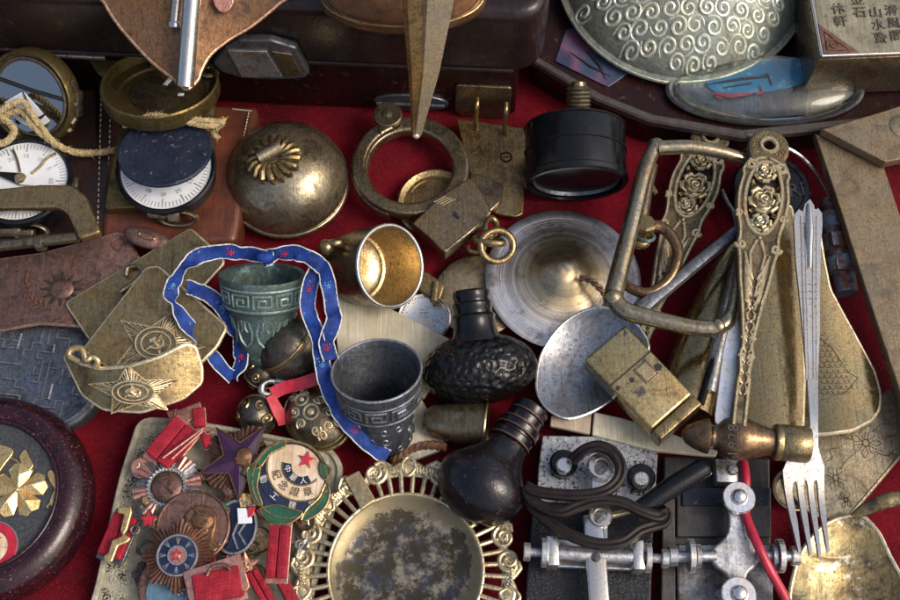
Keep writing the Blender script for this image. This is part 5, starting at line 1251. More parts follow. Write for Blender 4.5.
# ------------------------------------------------------------------ round maroon box with gilt flower
t = thing('maroon_box', 'round maroon lacquered box inlaid with a gilt flower, in the lower left corner', 'box', -4, 505, 0)
BMx = fr(P(-4, 508, 0), (0, 0, 1)); H = 52
MB().lathe(BMx, [(0, 0), (88, 0), (98, 6), (104, 18), (105, 30), (102, 42), (95, 50), (86, 54), (79, 53), (76, 50), (75, 47), (73, 46), (0, 46)], 120).build('body', M['maroon'], t, 60)
MB().torus(BMx @ Matrix.Translation((0, 0, 51)), 75.5, 2.2, 110, 10).build('inner_bead', M['maroon'], t)
tp = PB(BMx @ Matrix.Translation((0, 0, 47)))
MB().lathe(BMx, [(0, 47), (72.5, 47), (73.5, 46)], 100).build('slate_panel', M['slate'], t)
b = MB(); c0 = tp.uv(19, 491)
for k in range(5):
    a = radians(92 + 72 * k); R_ = 28
    def q(r_, da, h): return tp.w(c0[0] + r_ * cos(a + da), c0[1] + r_ * sin(a + da), h)
    b.add([q(0, 0, 5), q(R_ * .52, -.62, .8), q(R_ * .86, -.52, .8), q(R_, -.22, 1.2), q(R_ * .95, 0, 3.4), q(R_, .22, 1.2), q(R_ * .86, .52, .8), q(R_ * .52, .62, .8), q(R_ * .5, 0, 6.5)],
          [(0, 1, 8), (1, 2, 8), (2, 3, 8), (3, 4, 8), (4, 5, 8), (5, 6, 8), (6, 7, 8), (7, 0, 8)])
fl = b.build('gilt_flower', M['gold'], t, 20)
b = MB(); 
for k in range(5):
    a = radians(92 + 72 * k); b.sweep([tp.w(c0[0], c0[1], 5), tp.w(c0[0] + 12 * cos(a), c0[1] + 12 * sin(a), 6.8), tp.w(c0[0] + 26 * cos(a), c0[1] + 26 * sin(a), 4.2)], [.7, .9, .5], 5)
b.ball(tp.M @ Matrix.Translation((c0[0], c0[1], 5)), 2.6, 12, 8); b.build('ridge', M['ridge'], fl)
for ol in ([(-14, 446), (8, 447), (14, 453), (6, 464), (-2, 474), (-14, 474)], [(20, 457), (26, 450), (30, 458), (34, 466), (28, 472), (23, 466)], [(48, 473), (53, 471), (58, 480), (63, 500), (56, 506), (50, 505), (52, 496), (55, 490), (50, 482)]):
    MB().plate(tp, cr(tp.pts(ol), 3), 2.5, .9, 2.5).build('gilt_leaf', M['gold'], t)
b = MB()
for st in ([(22, 455), (28, 462), (33, 471)], [(10, 458), (18, 462), (24, 470)], [(47, 508), (53, 500), (60, 490)]): b.line(tp, cr(tp.pts(st), 5, False), 1.0, .8)
b.build('gilt_stem', M['gold'], t)
c0 = tp.uv(-8, 548)
em = MB().lathe(tp.M @ Matrix.Translation((c0[0], c0[1], 0)), [(0, 2), (16, 2), (16, 3), (24, 3), (25, 2), (25, 0)], 60).build('red_ring', M['red_gloss'], t)
MB().lathe(tp.M @ Matrix.Translation((c0[0], c0[1], 2.2)), [(0, .6), (15.4, .6), (15.8, 0)], 50).build('cream_centre', M['cream'], em)
b = MB(); b.text('福', tp.M @ Matrix.Translation((c0[0], c0[1], 2.9)), 20, .3); b.build('character', M['red_gloss'], em)
b = MB(); b.line(tp, circ(c0[0], c0[1], 25, 50), .9, 1.8, closed=True); b.build('ring_edge', M['silver'], em)

# ------------------------------------------------------------------ openwork dish
t = thing('openwork_dish', 'round brass dish with pierced scrollwork border and mottled blue centre', 'dish', 406, 570, 0)
DMx = fr(P(406, 572, 20), (0, -.02, 1)); dp = PB(DMx)
_n = NT('mottled_tin')
_a = _n.noise(.030, 9, .70, dist=.5); _b = _n.noise(.07, 8, .7)
_len = _n.t.nodes.new('ShaderNodeVectorMath'); _len.operation = 'LENGTH'
tc = _n.t.nodes.new('ShaderNodeTexCoord'); ad = _n.t.nodes.new('ShaderNodeVectorMath'); ad.operation = 'MULTIPLY_ADD'; ad.inputs[1].default_value = (1 / U,) * 3; ad.inputs[2].default_value = tuple(P(406, 570, 0) - DMx.translation)
_n.lk(tc.outputs['Object'], ad.inputs[0]); _n.lk(ad.outputs[0], _len.inputs[0])
_e = _n.math('ADD', _n.math('MULTIPLY', _len.outputs['Value'], .0125), _n.math('MULTIPLY', _a, .55))
_k = _n.ramp(_n.noise(.06, 9, .80), [(.46, 1.0), (.55, 0.0)])
_m = _n.ramp(_e, [(.98, 1.0), (1.10, 0.0)])
_c = _n.mix(_n.ramp(_b, [(.46, 0.0), (.60, 1.0)]), (.050, .056, .070), (.30, .255, .18)); _c = _n.mix(_k, _c, (.050, .040, .024))
_c = _n.mix(_m, _n.mix(_n.ramp(_b, [(.3, .6), (.5, 0.0)]), (.17, .14, .08), (.05, .042, .026)), _c)
_n.set(Base_Color=_c, Metallic=.75, Roughness=_n.math('ADD', _n.math('MULTIPLY', _a, .3), .22)); _n.bump(_b, .6, .4); M['mottled'] = _n.m
MB().lathe(DMx, [(0, 3), (40, 3.2), (62, 5.5), (72, 9.5), (75, 11.5), (78, 11), (78, 8), (72, 5), (60, 1), (0, -1)], 96).build('centre', M['mottled'], t, 60)
b = MB(); b.torus(DMx @ Matrix.Translation((0, 0, 10)), 77, 2.0, 96, 8); b.torus(DMx @ Matrix.Translation((0, 0, 8)), 101, 1.4, 96, 8); b.build('inner_rim', M['relief_brass'], t)
b = MB()
for k in range(48):
    a = 2 * pi * (k + .5) / 48
    b.sweep([DMx @ Vector((r_ * cos(a), r_ * sin(a), h)) for r_, h in ((77, 9.5), (90, 8.5), (101, 8))], 2.3, 8)
b.build('spokes', M['relief_brass'], t)
b = MB(); b2 = MB()
def pol(r_, a, h=8.4): return DMx @ Vector((r_ * cos(a), r_ * sin(a), h))
NS = 7
sec_ = 2 * pi / NS
NB = 360
def wav(a): 
    f = ((a - radians(12)) / sec_) % 1.0
    return 6.5 * abs(sin(pi * f * 3)) ** .7 - 3.0 * (abs(f - .5) > .36)
b.sweep([pol(103 + wav(2 * pi * i / NB), 2 * pi * i / NB) for i in range(NB)], 2.5, 8, closed=True)
b2.sweep([pol(99.5 + wav(2 * pi * i / NB) * .8, 2 * pi * i / NB, 9.2) for i in range(NB)], 1.5, 6, closed=True)
b2.sweep([pol(96.5 + wav(2 * pi * i / NB) * .55, 2 * pi * i / NB, 8) for i in range(NB)], 1.0, 6, closed=True)
ro = [((107 + wav(2 * pi * i / NB)) * cos(2 * pi * i / NB), (107 + wav(2 * pi * i / NB)) * sin(2 * pi * i / NB)) for i in range(NB)]
holes = []
for k in range(NS):
    for da in (-.21, -.165, .165, .21, .30, -.30):
        aa = sec_ * k + radians(12) + da
        holes.append([(101.5 * cos(aa) + 2.6 * cos(x), 101.5 * sin(aa) + 2.6 * sin(x)) for x in (2 * pi * i / 14 for i in range(14))])
MB().plate(dp, [ro, circ(0, 0, 95.5, 120)] + holes, 5, 1.4, 8.5).build('border_band', M['relief_brass'], t)
for k in range(NS):
    a0 = sec_ * k + radians(12)
    for sg in (-1, 1):
        ac = a0 + sg * .115
        b.sweep([pol(103 + p[1], ac + p[0] / 104, 9.5) for p in spiral(0, 0, 11.5, 1.8, 1.7, pi / 2 - sg * 1.2, -sg, 30)], [2.4, 2.4, 2.0, 1.5], 8)
        b2.sweep([pol(103 + p[1], ac + p[0] / 104, 10.5) for p in spiral(0, 0, 10.8, 2.4, 1.6, pi / 2 - sg * 1.2, -sg, 30)], 1.0, 6)
        b.sweep([pol(r_, ac + sg * d_, 9) for r_, d_ in ((112, .02), (114, .08), (109, .14), (103, .19), (101, .26), (105, .31))], [2.4, 2.3, 1.9, 1.4], 8)
        for j in range(6):
            b2.sweep([pol(r_, ac + sg * (.08 + j * .032) + d_, h) for r_, d_, h in ((99, 0, 9), (105, sg * .012, 11), (110.5 - j, sg * .03, 9.5))], [.8, 1.9, .6], 6)
    aa = a0 + sec_ / 2
    lf = [(96, 0), (102, .06), (110, .055), (116, 0), (110, -.055), (102, -.06)]
    b.sweep([pol(p[0], aa + p[1], 9.5) for p in cr(lf, 4)], 1.8, 8, closed=True)
    for j in range(7):
        x = -1 + 2 * j / 6
        b2.sweep([pol(98, aa + .01 * x), pol(103, aa + .035 * x, 10.5), pol(112 - 3 * abs(x), aa + .04 * x, 9.5)], .9, 6)
b.build('scroll_border', M['relief_brass'], t); b2.build('shell_border', M['relief_brass'], t)
hp = Pl(360, 490, 34)
MB().plate(hp, rp(hp.pts([(344, 478), (359, 470), (376, 500), (361, 510)]), 1), 5, 1).build('tab', M['brass_bright'], t)

# ------------------------------------------------------------------ medal tray and medals
t = thing('medal_tray', 'cream carved rounded tray heaped with red-ribboned medals', 'tray', 210, 520, 0)
pl = Pl(210, 520, 18)
ou = rp(pl.pts([(141, 420), (180, 422), (240, 432), (330, 450), (341, 468), (334, 500), (300, 640), (82, 640), (98, 590), (122, 480)]), 12, 6)
MB().plate(pl, ou, 18, 3, 0, 3).build('base', M['cream_tray'], t)
b = MB(); b.line(pl, ou, 3.2, 1.0, closed=True); b.build('rim', M['cream_tray'], t)
b = MB(); rs = random.Random(9)
for k in range(120):
    if k == 90: b.build('carved_scrolls', M['cream_tray'], t); b = MB()
    f = rs.random(); g = rs.random()
    if k < 70: px_, py_ = 127 - 28 * f + 26 * g * (0.4 + f * .6), 475 + 135 * f
    elif k < 90: px_, py_ = 145 + 20 * g - 18 * f, 426 + 46 * f
    else: px_, py_ = 300 + 30 * g - 14 * f, 460 + 110 * f
    c0 = pl.uv(px_, py_); b.line(pl, spiral(c0[0], c0[1], .8, 4.2, 1.2, rs.uniform(0, 6), rs.choice((1, -1)), 12), 1.1, .4)
b.build('carved_scrolls', M['cream_tray'], t)

def block(px, py, z, w, l, ang, label, mount='pink_metal', folds=2, h=8, grp='red ribbon bars', enamel='red_enamel'):
    """red ribbon bar on a metal mount"""
    t = thing('ribbon_bar', label, 'ribbon bar', px, py, z - 6, grp)
    Bx = fr(P(px, py, z), (rnd.uniform(-.08, .08), rnd.uniform(-.12, .02), 1)) @ Matrix.Rotation(radians(ang), 4, 'Z'); bp = PB(Bx)
    MB().plate(bp, rp([(-w * .56, -l * .60), (w * .56, -l * .60), (w * .56, l * .60), (-w * .56, l * .60)], 1.5), 3, .8, -h * .5 + 1).build('mount', M[mount], t)
    b = MB(); 
    for f in range(folds):
        x0 = -w / 2 + w * (f + .5) / folds
        b.box(Bx @ Matrix.Translation((x0, 0, 0)), w / folds - .5, l, h, 2.0, 3)
        nr = int(l / 1.9)
        for q in range(1, nr): b.sweep([Bx @ Vector((x0 - w / folds * .5 + 1.2, -l / 2 + l * q / nr, h * .5 - .2)), Bx @ Vector((x0, -l / 2 + l * q / nr + rnd.uniform(-.5, .5), h * .5 + .1)), Bx @ Vector((x0 + w / folds * .5 - 1.2, -l / 2 + l * q / nr, h * .5 - .2))], .45, 5)
    b.build('ribbon', M[enamel], t)
    return t, bp
t, bp = block(172, 443, 46, 30, 46, 34 - 90 + 20, 'wide dark red ribbon bar with a long pin, at the top of the tray', h=12)
b = MB(); b.sweep([P(163, 458, 56), P(204, 428, 58), P(209, 430, 57)], 1.3, 8); b.sweep([P(172, 459, 57), P(203, 431, 59)], 1.0, 8); b.torus(fr(P(208, 431, 57), UP), 3.2, 1.0, 18, 6); b.build('pin', M['pink_metal'], t)
t, bp = block(199, 418, 44, 12, 20, 8, 'tiny pinkish red ribbon bar beside its copper pink mount, top of the tray', folds=1)
q = Pl(183, 412, 42); MB().plate(q, rp(q.pts([(166, 412), (176, 408), (178, 410), (200, 401), (202, 408), (199, 416), (184, 424), (170, 420)]), 1), 4, 1).build('bracket', M['pink_metal'], t)
t, bp = block(207, 440, 40, 10, 16, 20, 'small dark red ribbon bar next to the purple star medal', folds=1, h=7)
t, bp = block(118, 536, 40, 26, 44, -18, 'red ribbon bar with a gold S-shaped clasp, at the left of the tray', mount='steel_dark')
q = Pl(122, 540, 52); S_ = [(118, 507), (131, 506), (132, 512), (127, 530), (124, 534), (131, 538), (128, 542), (118, 546), (112, 562), (104, 562), (103, 556), (108, 553), (112, 540), (122, 536), (120, 530), (124, 514), (117, 513)]
MB().plate(q, rp(q.pts(S_), 1.5), 4, 1.3).build('gold_clasp', M['gold'], t)
b = MB(); b.torus(fr(P(135, 530, 46), UP), 4.2, 1.6, 22, 8); b.build('eye_ring', M['steel_dark'], t)
t, bp = block(218, 586, 54, 48, 30, 14, 'broad red ribbon bar in a pink copper frame, at the bottom of the tray', folds=1, h=14)
for f in range(1):
    q = Pl(215, 570, 58); MB().plate(q, [q.pts([(182, 572), (240, 553), (250, 586), (246, 592), (238, 590), (234, 566), (192, 580), (197, 600), (190, 606)])], 5, 1.2).build('frame', M['pink_metal'], t)
b = MB(); b.sweep(path3([(207, 576, 62), (212, 567, 64), (224, 565, 64), (230, 570, 62)], 5), 1.8, 8); b.build('loop', M['copper_red'], t)
t, bp = block(278, 552, 46, 21, 52, -2, 'upright pink red ribbon bar with two folds, right side of the tray')
t, bp = block(262, 590, 40, 14, 44, 32, 'slanting narrow red ribbon bar, under the upright pink red one', mount='bronze', folds=2)
t, bp = block(288, 592, 38, 12, 36, 30, 'slanting narrow red ribbon bar beside the openwork dish border', mount='bronze', folds=1)

def medal(name, label, px, py, z, n=(0, -.05, 1)):
    t = thing(name, label, 'medal', px, py, z - 8, 'medals on the cream tray')
    return t, PB(fr(P(px, py, z), n))
def burst(b, pl, R0, R1, n, h0=3, h1=0, gap=.92, lobes=0, depth=0.0, ph=0):
    for k in range(n):
        a = 2 * pi * k / n + ph; w = pi / n * gap
        R = R1 * (1 - depth * (.5 - .5 * cos(lobes * a))) if lobes else R1
        c = lambda r_, d_, h: pl.w(r_ * cos(a + d_), r_ * sin(a + d_), h)
        b.add([c(R0, -w, h0 - 1), c(R0, 0, h0 + .9), c(R0, w, h0 - 1), c(R, -w, h1 - .6), c(R, 0, h1 + 1.3), c(R, w, h1 - .6), c(R0, 0, h0 - 4), c(R, 0, h1 - 3)],
              [(0, 3, 4, 1), (1, 4, 5, 2), (3, 7, 4), (4, 7, 5), (0, 6, 7, 3), (2, 5, 7, 6), (0, 1, 6), (1, 2, 6)])
t, mp = medal('sunburst_medal', 'silver and pink sunburst medal with a copper centre, upper left of the tray', 168, 488, 40, (-.05, -.05, 1))
b = MB(); burst(b, mp, 17, 35, 40, 3, 0, lobes=8, depth=.18); b.build('rays', M['steel'], t, 20)
b = MB()
for k in range(8):
    a = 2 * pi * k / 8 + .2
    for d_ in (-.08, .08): b.sweep([mp.w(20 * cos(a + d_), 20 * sin(a + d_), 4), mp.w(34 * cos(a + d_ * 1.2), 34 * sin(a + d_ * 1.2), 2)], [1.8, 3.2], 8)
b.build('pink_rays', M['pink_metal'], t)
b = MB()
for k in range(30):
    a = 2 * pi * k / 30; b.sweep([mp.w(17 * cos(a), 17 * sin(a), 5), mp.w(20 * cos(a + .12), 20 * sin(a + .12), 5.4), mp.w(17 * cos(a + .22), 17 * sin(a + .22), 5)], 1.5, 6)
b.build('wreath', M['nickel'], t)
b = MB(); b.lathe(mp.M, [(0, 7), (8, 6.6), (14, 5.4), (15.5, 4), (15.5, 0)], 40); b.build('centre', M['copper_red'], t)
b = MB(); b.line(mp, cr([(-6, -6), (-3, 2), (-7, 7), (0, 9), (5, 4), (3, -3), (7, -7)], 4, False), 1.6, 6.4); b.line(mp, spiral(1, 3, 1, 5, 1.2), 1.2, 6.6); b.build('relief', M['copper_red'], t)
t, mp = medal('star_medal', 'purple enamel star medal with a copper bust over bronze rays', 240, 460, 44, (.02, -.05, 1))
b = MB(); burst(b, mp, 6, 38, 45, 0, -3, lobes=5, depth=.22, ph=radians(126) + pi / 45); b.build('rays', M['copper_red'], t, 20)
b = MB(); V = [mp.w(0, 0, 5)] + [mp.w(x, y, 1.6) for x, y in starp(0, 0, 42, 17, 5, radians(126 - 72 + 2))] + [mp.w(x, y, -1) for x, y in starp(0, 0, 42, 17, 5, radians(126 - 72 + 2))]
b.add(V, [(0, 1 + i, 1 + (i + 1) % 10) for i in range(10)] + [(1 + i, 11 + i, 11 + (i + 1) % 10, 1 + (i + 1) % 10) for i in range(10)]); b.build('star', M['purple'], t, 15)
b = MB(); b.line(mp, starp(0, 0, 42, 17, 5, radians(56)), 1.2, 2, closed=True); b.build('star_edge', M['copper_red'], t)
b = MB(); b.plate(mp, cr([(x * .52 + 1, y * .52) for x, y in ((2, -30), (8, -20), (2, -14), (-8, -12), (-9, -5), (-13, -2), (-9, 4), (-8, 12), (0, 20), (12, 21), (22, 14), (24, 2), (22, -10), (30, -18), (34, -28), (16, -34))], 4), 6, 2.6, 8, 4); b.ball(fr(mp.w(5, 3, 6), mp.n), 7.5, 20, 10, 1, .9, .45); b.build('bust', M['copper'], t)
q = Pl(247, 500, 42); b = MB(); b.plate(q, rp(q.pts([(236, 492), (254, 494), (257, 506), (240, 508)]), 1.5), 3, .8)
for k in range(5): b.sweep([q.at(239 + k * 4, 494, .4), q.at(241 + k * 4, 507, .4)], .8, 5)
b.build('gold_tassel', M['gold'], t)
t, mp = medal('enamel_badge', 'oval enamel badge with green leaves, cream band and red star, right of the tray', 290, 480, 46, (.05, -.08, 1))
MB().plate(mp, circ(0, 0, 38, 60, 40), 5, 1.2, 1.2).build('base', M['navy'], t)
def band(r0, r1, a0, a1, cx=12, cy=14, n=24): return [(cx + r1 * cos(a0 + (a1 - a0) * i / n), cy + r1 * sin(a0 + (a1 - a0) * i / n)) for i in range(n + 1)] + [(cx + r0 * cos(a1 + (a0 - a1) * i / n), cy + r0 * sin(a1 + (a0 - a1) * i / n)) for i in range(n + 1)]
A0, A1 = radians(170), radians(318)
cf = [(12 + 35 * cos(a), 14 + 35 * sin(a)) for a in (2 * pi * i / 60 for i in range(60))]
cf = [(x, y) if hypot(x / 34, y / 36) < 1 else (x / hypot(x / 34, y / 36), y / hypot(x / 34, y / 36)) for x, y in cf]
MB().plate(mp, cf, 2, .5, 1.9).build('cream_field', M['cream'], t)
MB().plate(mp, band(36, 46, radians(188), radians(300)), 2, .6, 2.4).build('navy_band', M['navy'], t)
MB().plate(mp, band(11, 20, A0, radians(300)), 2, .6, 2.4).build('navy_band', M['navy'], t)
for lf in ([(-38, 12), (-26, 30), (-10, 39), (-6, 34), (-20, 26), (-30, 12)], [(-42, 12), (-30, 14), (-32, -8), (-26, -26), (-34, -22), (-40, -6)], [(-28, -30), (-12, -26), (4, -30), (14, -34), (0, -44), (-18, -42)], [(14, -42), (18, -30), (30, -18), (36, -4), (40, -14), (34, -30)], [(30, 18), (40, 10), (36, 0), (30, 6)]):
    lm = MB().plate(mp, cr(lf, 4), 3, 1, 3.2).build('green_leaf', M['green'], t)
    b = MB(); b.line(mp, cr(lf, 4), 1.0, 3.2, closed=True); b.build('leaf_edge', M['brass'], lm)
b = MB(); b.line(mp, circ(0, 0, 37, 60, 39), 1.3, 2.5, closed=True); b.line(mp, arcp(12, 14, 36, A0, A1), .8, 2.6); b.line(mp, arcp(12, 14, 20, A0, A1), .8, 2.6); b.build('cloisons', M['brass'], t)
b = MB(); b.plate(mp, starp(16, 20, 9.5, 4, 5, radians(80)), 3, .8, 4.5); b.build('red_star', M['red_gloss'], t)
b = MB()
for i, ch in enumerate('紀念證章'): 
    a = radians(200 + i * 28); b.text(ch, mp.M @ Matrix.Translation((12 + 27.5 * cos(a), 14 + 27.5 * sin(a), 2.4)) @ Matrix.Rotation(a + pi / 2, 4, 'Z'), 10, .3)
b.build('inscription', M['bronze'], t)
b = MB()
for i, ch in enumerate('勤工建國'):
    a = radians(200 + i * 29); b.text(ch, mp.M @ Matrix.Translation((12 + 41 * cos(a), 14 + 41 * sin(a), 2.5)) @ Matrix.Rotation(a + pi / 2, 4, 'Z'), 8, .3)
for i, ch in enumerate('中華人'):
    a = radians(192 + i * 42); b.text(ch, mp.M @ Matrix.Translation((12 + 15.5 * cos(a), 14 + 15.5 * sin(a), 2.5)) @ Matrix.Rotation(a + pi / 2, 4, 'Z'), 7.5, .3)
b.build('inscription', M['pale_cloth'], t)
t, mp = medal('portrait_medal', 'large round copper medal with a head in profile, centre of the tray', 193, 527, 46, (.02, -.03, 1))
MB().lathe(mp.M, [(0, -4), (35, -4), (37, -2.5), (37, 1), (35.5, 2), (34, .4), (0, .8)], 72).build('disc', M['copper_red'], t)
b = MB(); MT = lambda x, y, h=0: fr(mp.w(x, y, h), mp.n, mp.e1)
prof_ = cr([(2, -30), (8, -20), (2, -14), (-8, -12), (-9, -5), (-13, -2), (-9, 4), (-8, 12), (0, 20), (12, 21), (22, 14), (24, 2), (22, -10), (27, -18), (30, -18), (20, -29)], 4)
b.plate(mp, prof_, 5, 2.2, 4.5, 4); b.ball(MT(9, 6, 2.5), 13, 24, 10, 1, .9, .36); b.ball(MT(10, -4, 3.5), 6, 16, 8, 1.2, 1, .4); b.build('profile_head', M['copper'], t)
b = MB(); b.line(mp, spiral(11, 4, 1, 3.4, 1.1), 1.0, 7.2); b.line(mp, [(0, 19), (6, 12), (14, 10), (22, 12)], 1.2, 6.4); b.line(mp, [(-6, 5), (-2, 6)], 1, 5.6); b.build('head_details', M['copper_red'], t)
t, mp = medal('sunburst_medal', 'copper sunburst medal with blue enamel ring and pink centre, lower left of the tray', 178, 556, 54, (-.03, -.08, 1))
b = MB(); burst(b, mp, 16, 37, 48, 3, -1, lobes=8, depth=.2, ph=.1); b.build('rays', M['copper_red'], t, 20)
MB().lathe(mp.M, [(0, 3.4), (19, 3.4), (20.5, 3), (20.5, 0)], 50).build('blue_ring', M['navy'], t)
b = MB()
for k in range(8):
    a = 2 * pi * k / 8; c_ = (14 * cos(a), 14 * sin(a))
    for d_ in (-.5, 0, .5): b.line(mp, [(c_[0] - 3 * cos(a), c_[1] - 3 * sin(a)), (c_[0] + 4 * cos(a + d_), c_[1] + 4 * sin(a + d_))], 1.2, 3.8, taper=True)
b.line(mp, circ(0, 0, 20, 40), 1.2, 3.4, closed=True); b.line(mp, circ(0, 0, 9, 30), 1.0, 3.8, closed=True); b.build('wreath', M['steel'], t)
b = MB(); b.lathe(mp.M, [(0, 5.4), (8.2, 4.6), (8.6, 3)], 30); b.build('pink_centre', M['pink_metal'], t)
b = MB(); b.line(mp, starp(0, 0, 6, 2.6), 1.0, 5.2, closed=True); b.build('centre_star', M['red_gloss'], t)
t, mp = medal('round_medal', 'round medal with pale blue and red enamel, under the copper sunburst', 170, 588, 36)
MB().lathe(mp.M, [(0, 0), (30, 0), (32, 1), (32, 3), (30, 4), (28.5, 2.4), (0, 2.4)], 60).build('disc', M['copper_red'], t)
MB().plate(mp, cr([(-20, 6), (-6, 4), (14, 0), (20, -8), (10, -22), (-8, -24), (-22, -12)], 4), 1.6, .5, 3.4).build('blue_field', M['pale_blue'], t)
b = MB()
for k in range(8): a = 2 * pi * k / 8; b.ball(fr(mp.w(10 + 5 * cos(a), -2 + 5 * sin(a), 4.5), mp.n), 2.2, 10, 6)
b.build('rosette', M['steel'], t)
t, mp = medal('round_medal', 'round navy enamel medal with white and red flags, beside the portrait medal', 236, 528, 38, (-.1, -.02, 1))
MB().lathe(mp.M, [(0, 0), (27, 0), (29, 1), (29, 3.4), (27.5, 4), (26, 2.4), (0, 2.4)], 60, .78, .95).build('disc', M['navy'], t)
b = MB(); b.line(mp, circ(0, 0, 21.5, 50, 26.5), 1.5, 3.4, closed=True)
for k in range(7): b.line(mp, cr([(-12, -16 + k * 5), (-8, -14 + k * 5), (-9, -10 + k * 5), (-13, -12 + k * 5)], 3), .9, 2.6, closed=True)
b.line(mp, [(4, -22), (-2, -8), (3, 6)], 1.2, 2.8); b.line(mp, [(12, -18), (4, -6), (10, 4)], 1.2, 2.8); b.build('edge', M['steel'], t)
q = Pl(245, 514, 46); MB().plate(q, q.pts([(237, 508), (246, 508), (252, 518), (252, 523), (238, 524)]), 2, .5).build('white_flag', M['white_dial'], t)
MB().plate(q, q.pts([(247, 508), (256, 507), (253, 516), (248, 518)]), 2, .5, .8).build('red_flag', M['red_gloss'], t)
MB().plate(q, q.pts([(256, 510), (268, 507), (270, 514), (259, 515)]), 2, .5, .8).build('red_flag', M['red_gloss'], t)
t, mp = medal('enamel_star', 'tiny red enamel star beside the gold S-shaped clasp', 149, 520, 46)
b = MB(); b.plate(mp, starp(0, 0, 11, 5), 3, .8); b.build('star', M['red_gloss'], t)
b = MB(); b.line(mp, starp(0, 0, 11, 5), .9, .3, closed=True); b.build('edge', M['copper_red'], t)
extra = [(186, 470, 9, 'disc', 'tiny copper disc medal just below the long pin of the dark red bar'), (212, 560, 10, 'burst', 'tiny dark sunburst medal between portrait medal and broad red ribbon bar'), (150, 500, 8, 'disc', 'tiny steel disc medal touching the left rays of the silver sunburst'), (262, 512, 9, 'star', 'tiny bronze star medal just below the enamel badge'), (232, 488, 10, 'disc', 'small bronze disc medal by the gold tassel'), (300, 545, 9, 'star', 'tiny star medal between the upright ribbon bar and openwork dish'),
 (207, 476, 11, 'star', 'small bronze star medal between the silver sunburst and the purple star'), (142, 468, 10, 'disc', 'small dark copper disc medal at the tray edge left of the silver sunburst'),
 (222, 508, 12, 'burst', 'small tarnished sunburst medal just above the portrait medal'), (146, 575, 12, 'burst', 'small tarnished sunburst medal left of the round pale blue medal'),
 (258, 540, 13, 'disc', 'small green black disc medal left of the upright ribbon bar'), (246, 566, 12, 'star', 'small bronze star medal right of the broad red ribbon bar frame'),
 (226, 442, 9, 'burst', 'tiny bronze sunburst medal above the purple star medal'), (160, 462, 10, 'star', 'tiny pinkish star medal under the wide dark red ribbon bar'),
 (306, 520, 10, 'disc', 'tiny brass disc medal under the enamel badge near the openwork dish')]
for i, (px_, py_, R_, kd_, lab) in enumerate(extra):
    t, mp = medal('small_medal', lab, px_, py_, 33 + (i % 3) * 3, (rnd.uniform(-.25, .25), rnd.uniform(-.3, .1), 1))
    mt = ('copper_red', 'steel_dark', 'bronze', 'pink_metal')[i % 4]; ph = rnd.uniform(0, 6)
    if kd_ == 'star':
        b = MB(); V = [mp.w(0, 0, 4)] + [mp.w(x, y, 1) for x, y in starp(0, 0, R_ * 1.25, R_ * .55, 5, ph)] + [mp.w(x, y, -1) for x, y in starp(0, 0, R_ * 1.25, R_ * .55, 5, ph)]
        b.add(V, [(0, 1 + k, 1 + (k + 1) % 10) for k in range(10)] + [(1 + k, 11 + k, 11 + (k + 1) % 10, 1 + (k + 1) % 10) for k in range(10)]); b.build('star', M[mt], t, 15)
        b = MB(); b.torus(mp.M @ Matrix.Translation((0, 0, 3)), R_ * .42, 1, 24, 6); b.build('ring', M['relief_brass'], t)
    elif kd_ == 'burst':
        b = MB(); burst(b, mp, R_ * .4, R_ * 1.25, 24, 2, -1, lobes=6, depth=.2, ph=ph); b.build('rays', M[mt], t, 20)
        b = MB(); b.lathe(mp.M, [(0, 4), (R_ * .42, 3.4), (R_ * .5, 2), (R_ * .5, 0)], 28); b.build('centre', M[('navy', 'red_gloss', 'green')[i % 3]], t)
    else:
        b = MB(); b.lathe(mp.M, [(0, -1), (R_, -1), (R_ * 1.08, 0), (R_ * 1.08, 2), (R_, 2.6), (R_ * .9, 1.4), (0, 1.6)], 36); b.build('disc', M[mt], t)
        b = MB(); b.line(mp, starp(0, 0, R_ * .6, R_ * .28, 5, ph), 1.0, 1.8, closed=True); b.build('relief', M['relief_brass'], t)
rs = random.Random(21)
for i, (px_, py_, R_) in enumerate(((146, 548, 9), (238, 560, 12), (250, 548, 9), (228, 482, 8), (226, 545, 10), (256, 572, 9))):
    b = MB(); b.torus(fr(P(px_, py_, 30 + (i % 3) * 4), (rs.uniform(-.5, .5), rs.uniform(-.5, .5), 1)), R_, 1.8, 26, 8, 1, .75)
    b.sweep(path3([(px_ - R_, py_ + 4, 26), (px_, py_ + R_, 30), (px_ + R_, py_ + 6, 26)], 5), 1.6, 6)
    solo(b, 'wire_loop', M[('steel_dark', 'bronze', 'brass_dark')[i % 3]], ['dark wire suspension loop left of the blue ringed sunburst', 'bronze wire loop right of the broad red ribbon bar', 'brass wire loop above the slanting ribbon bar', 'dark wire loop under the purple star', 'bronze wire loop below the portrait medal', 'brass wire loop at the foot of the upright ribbon bar'][i], 'wire loop', px_, py_, 20, 'medal suspension loops')

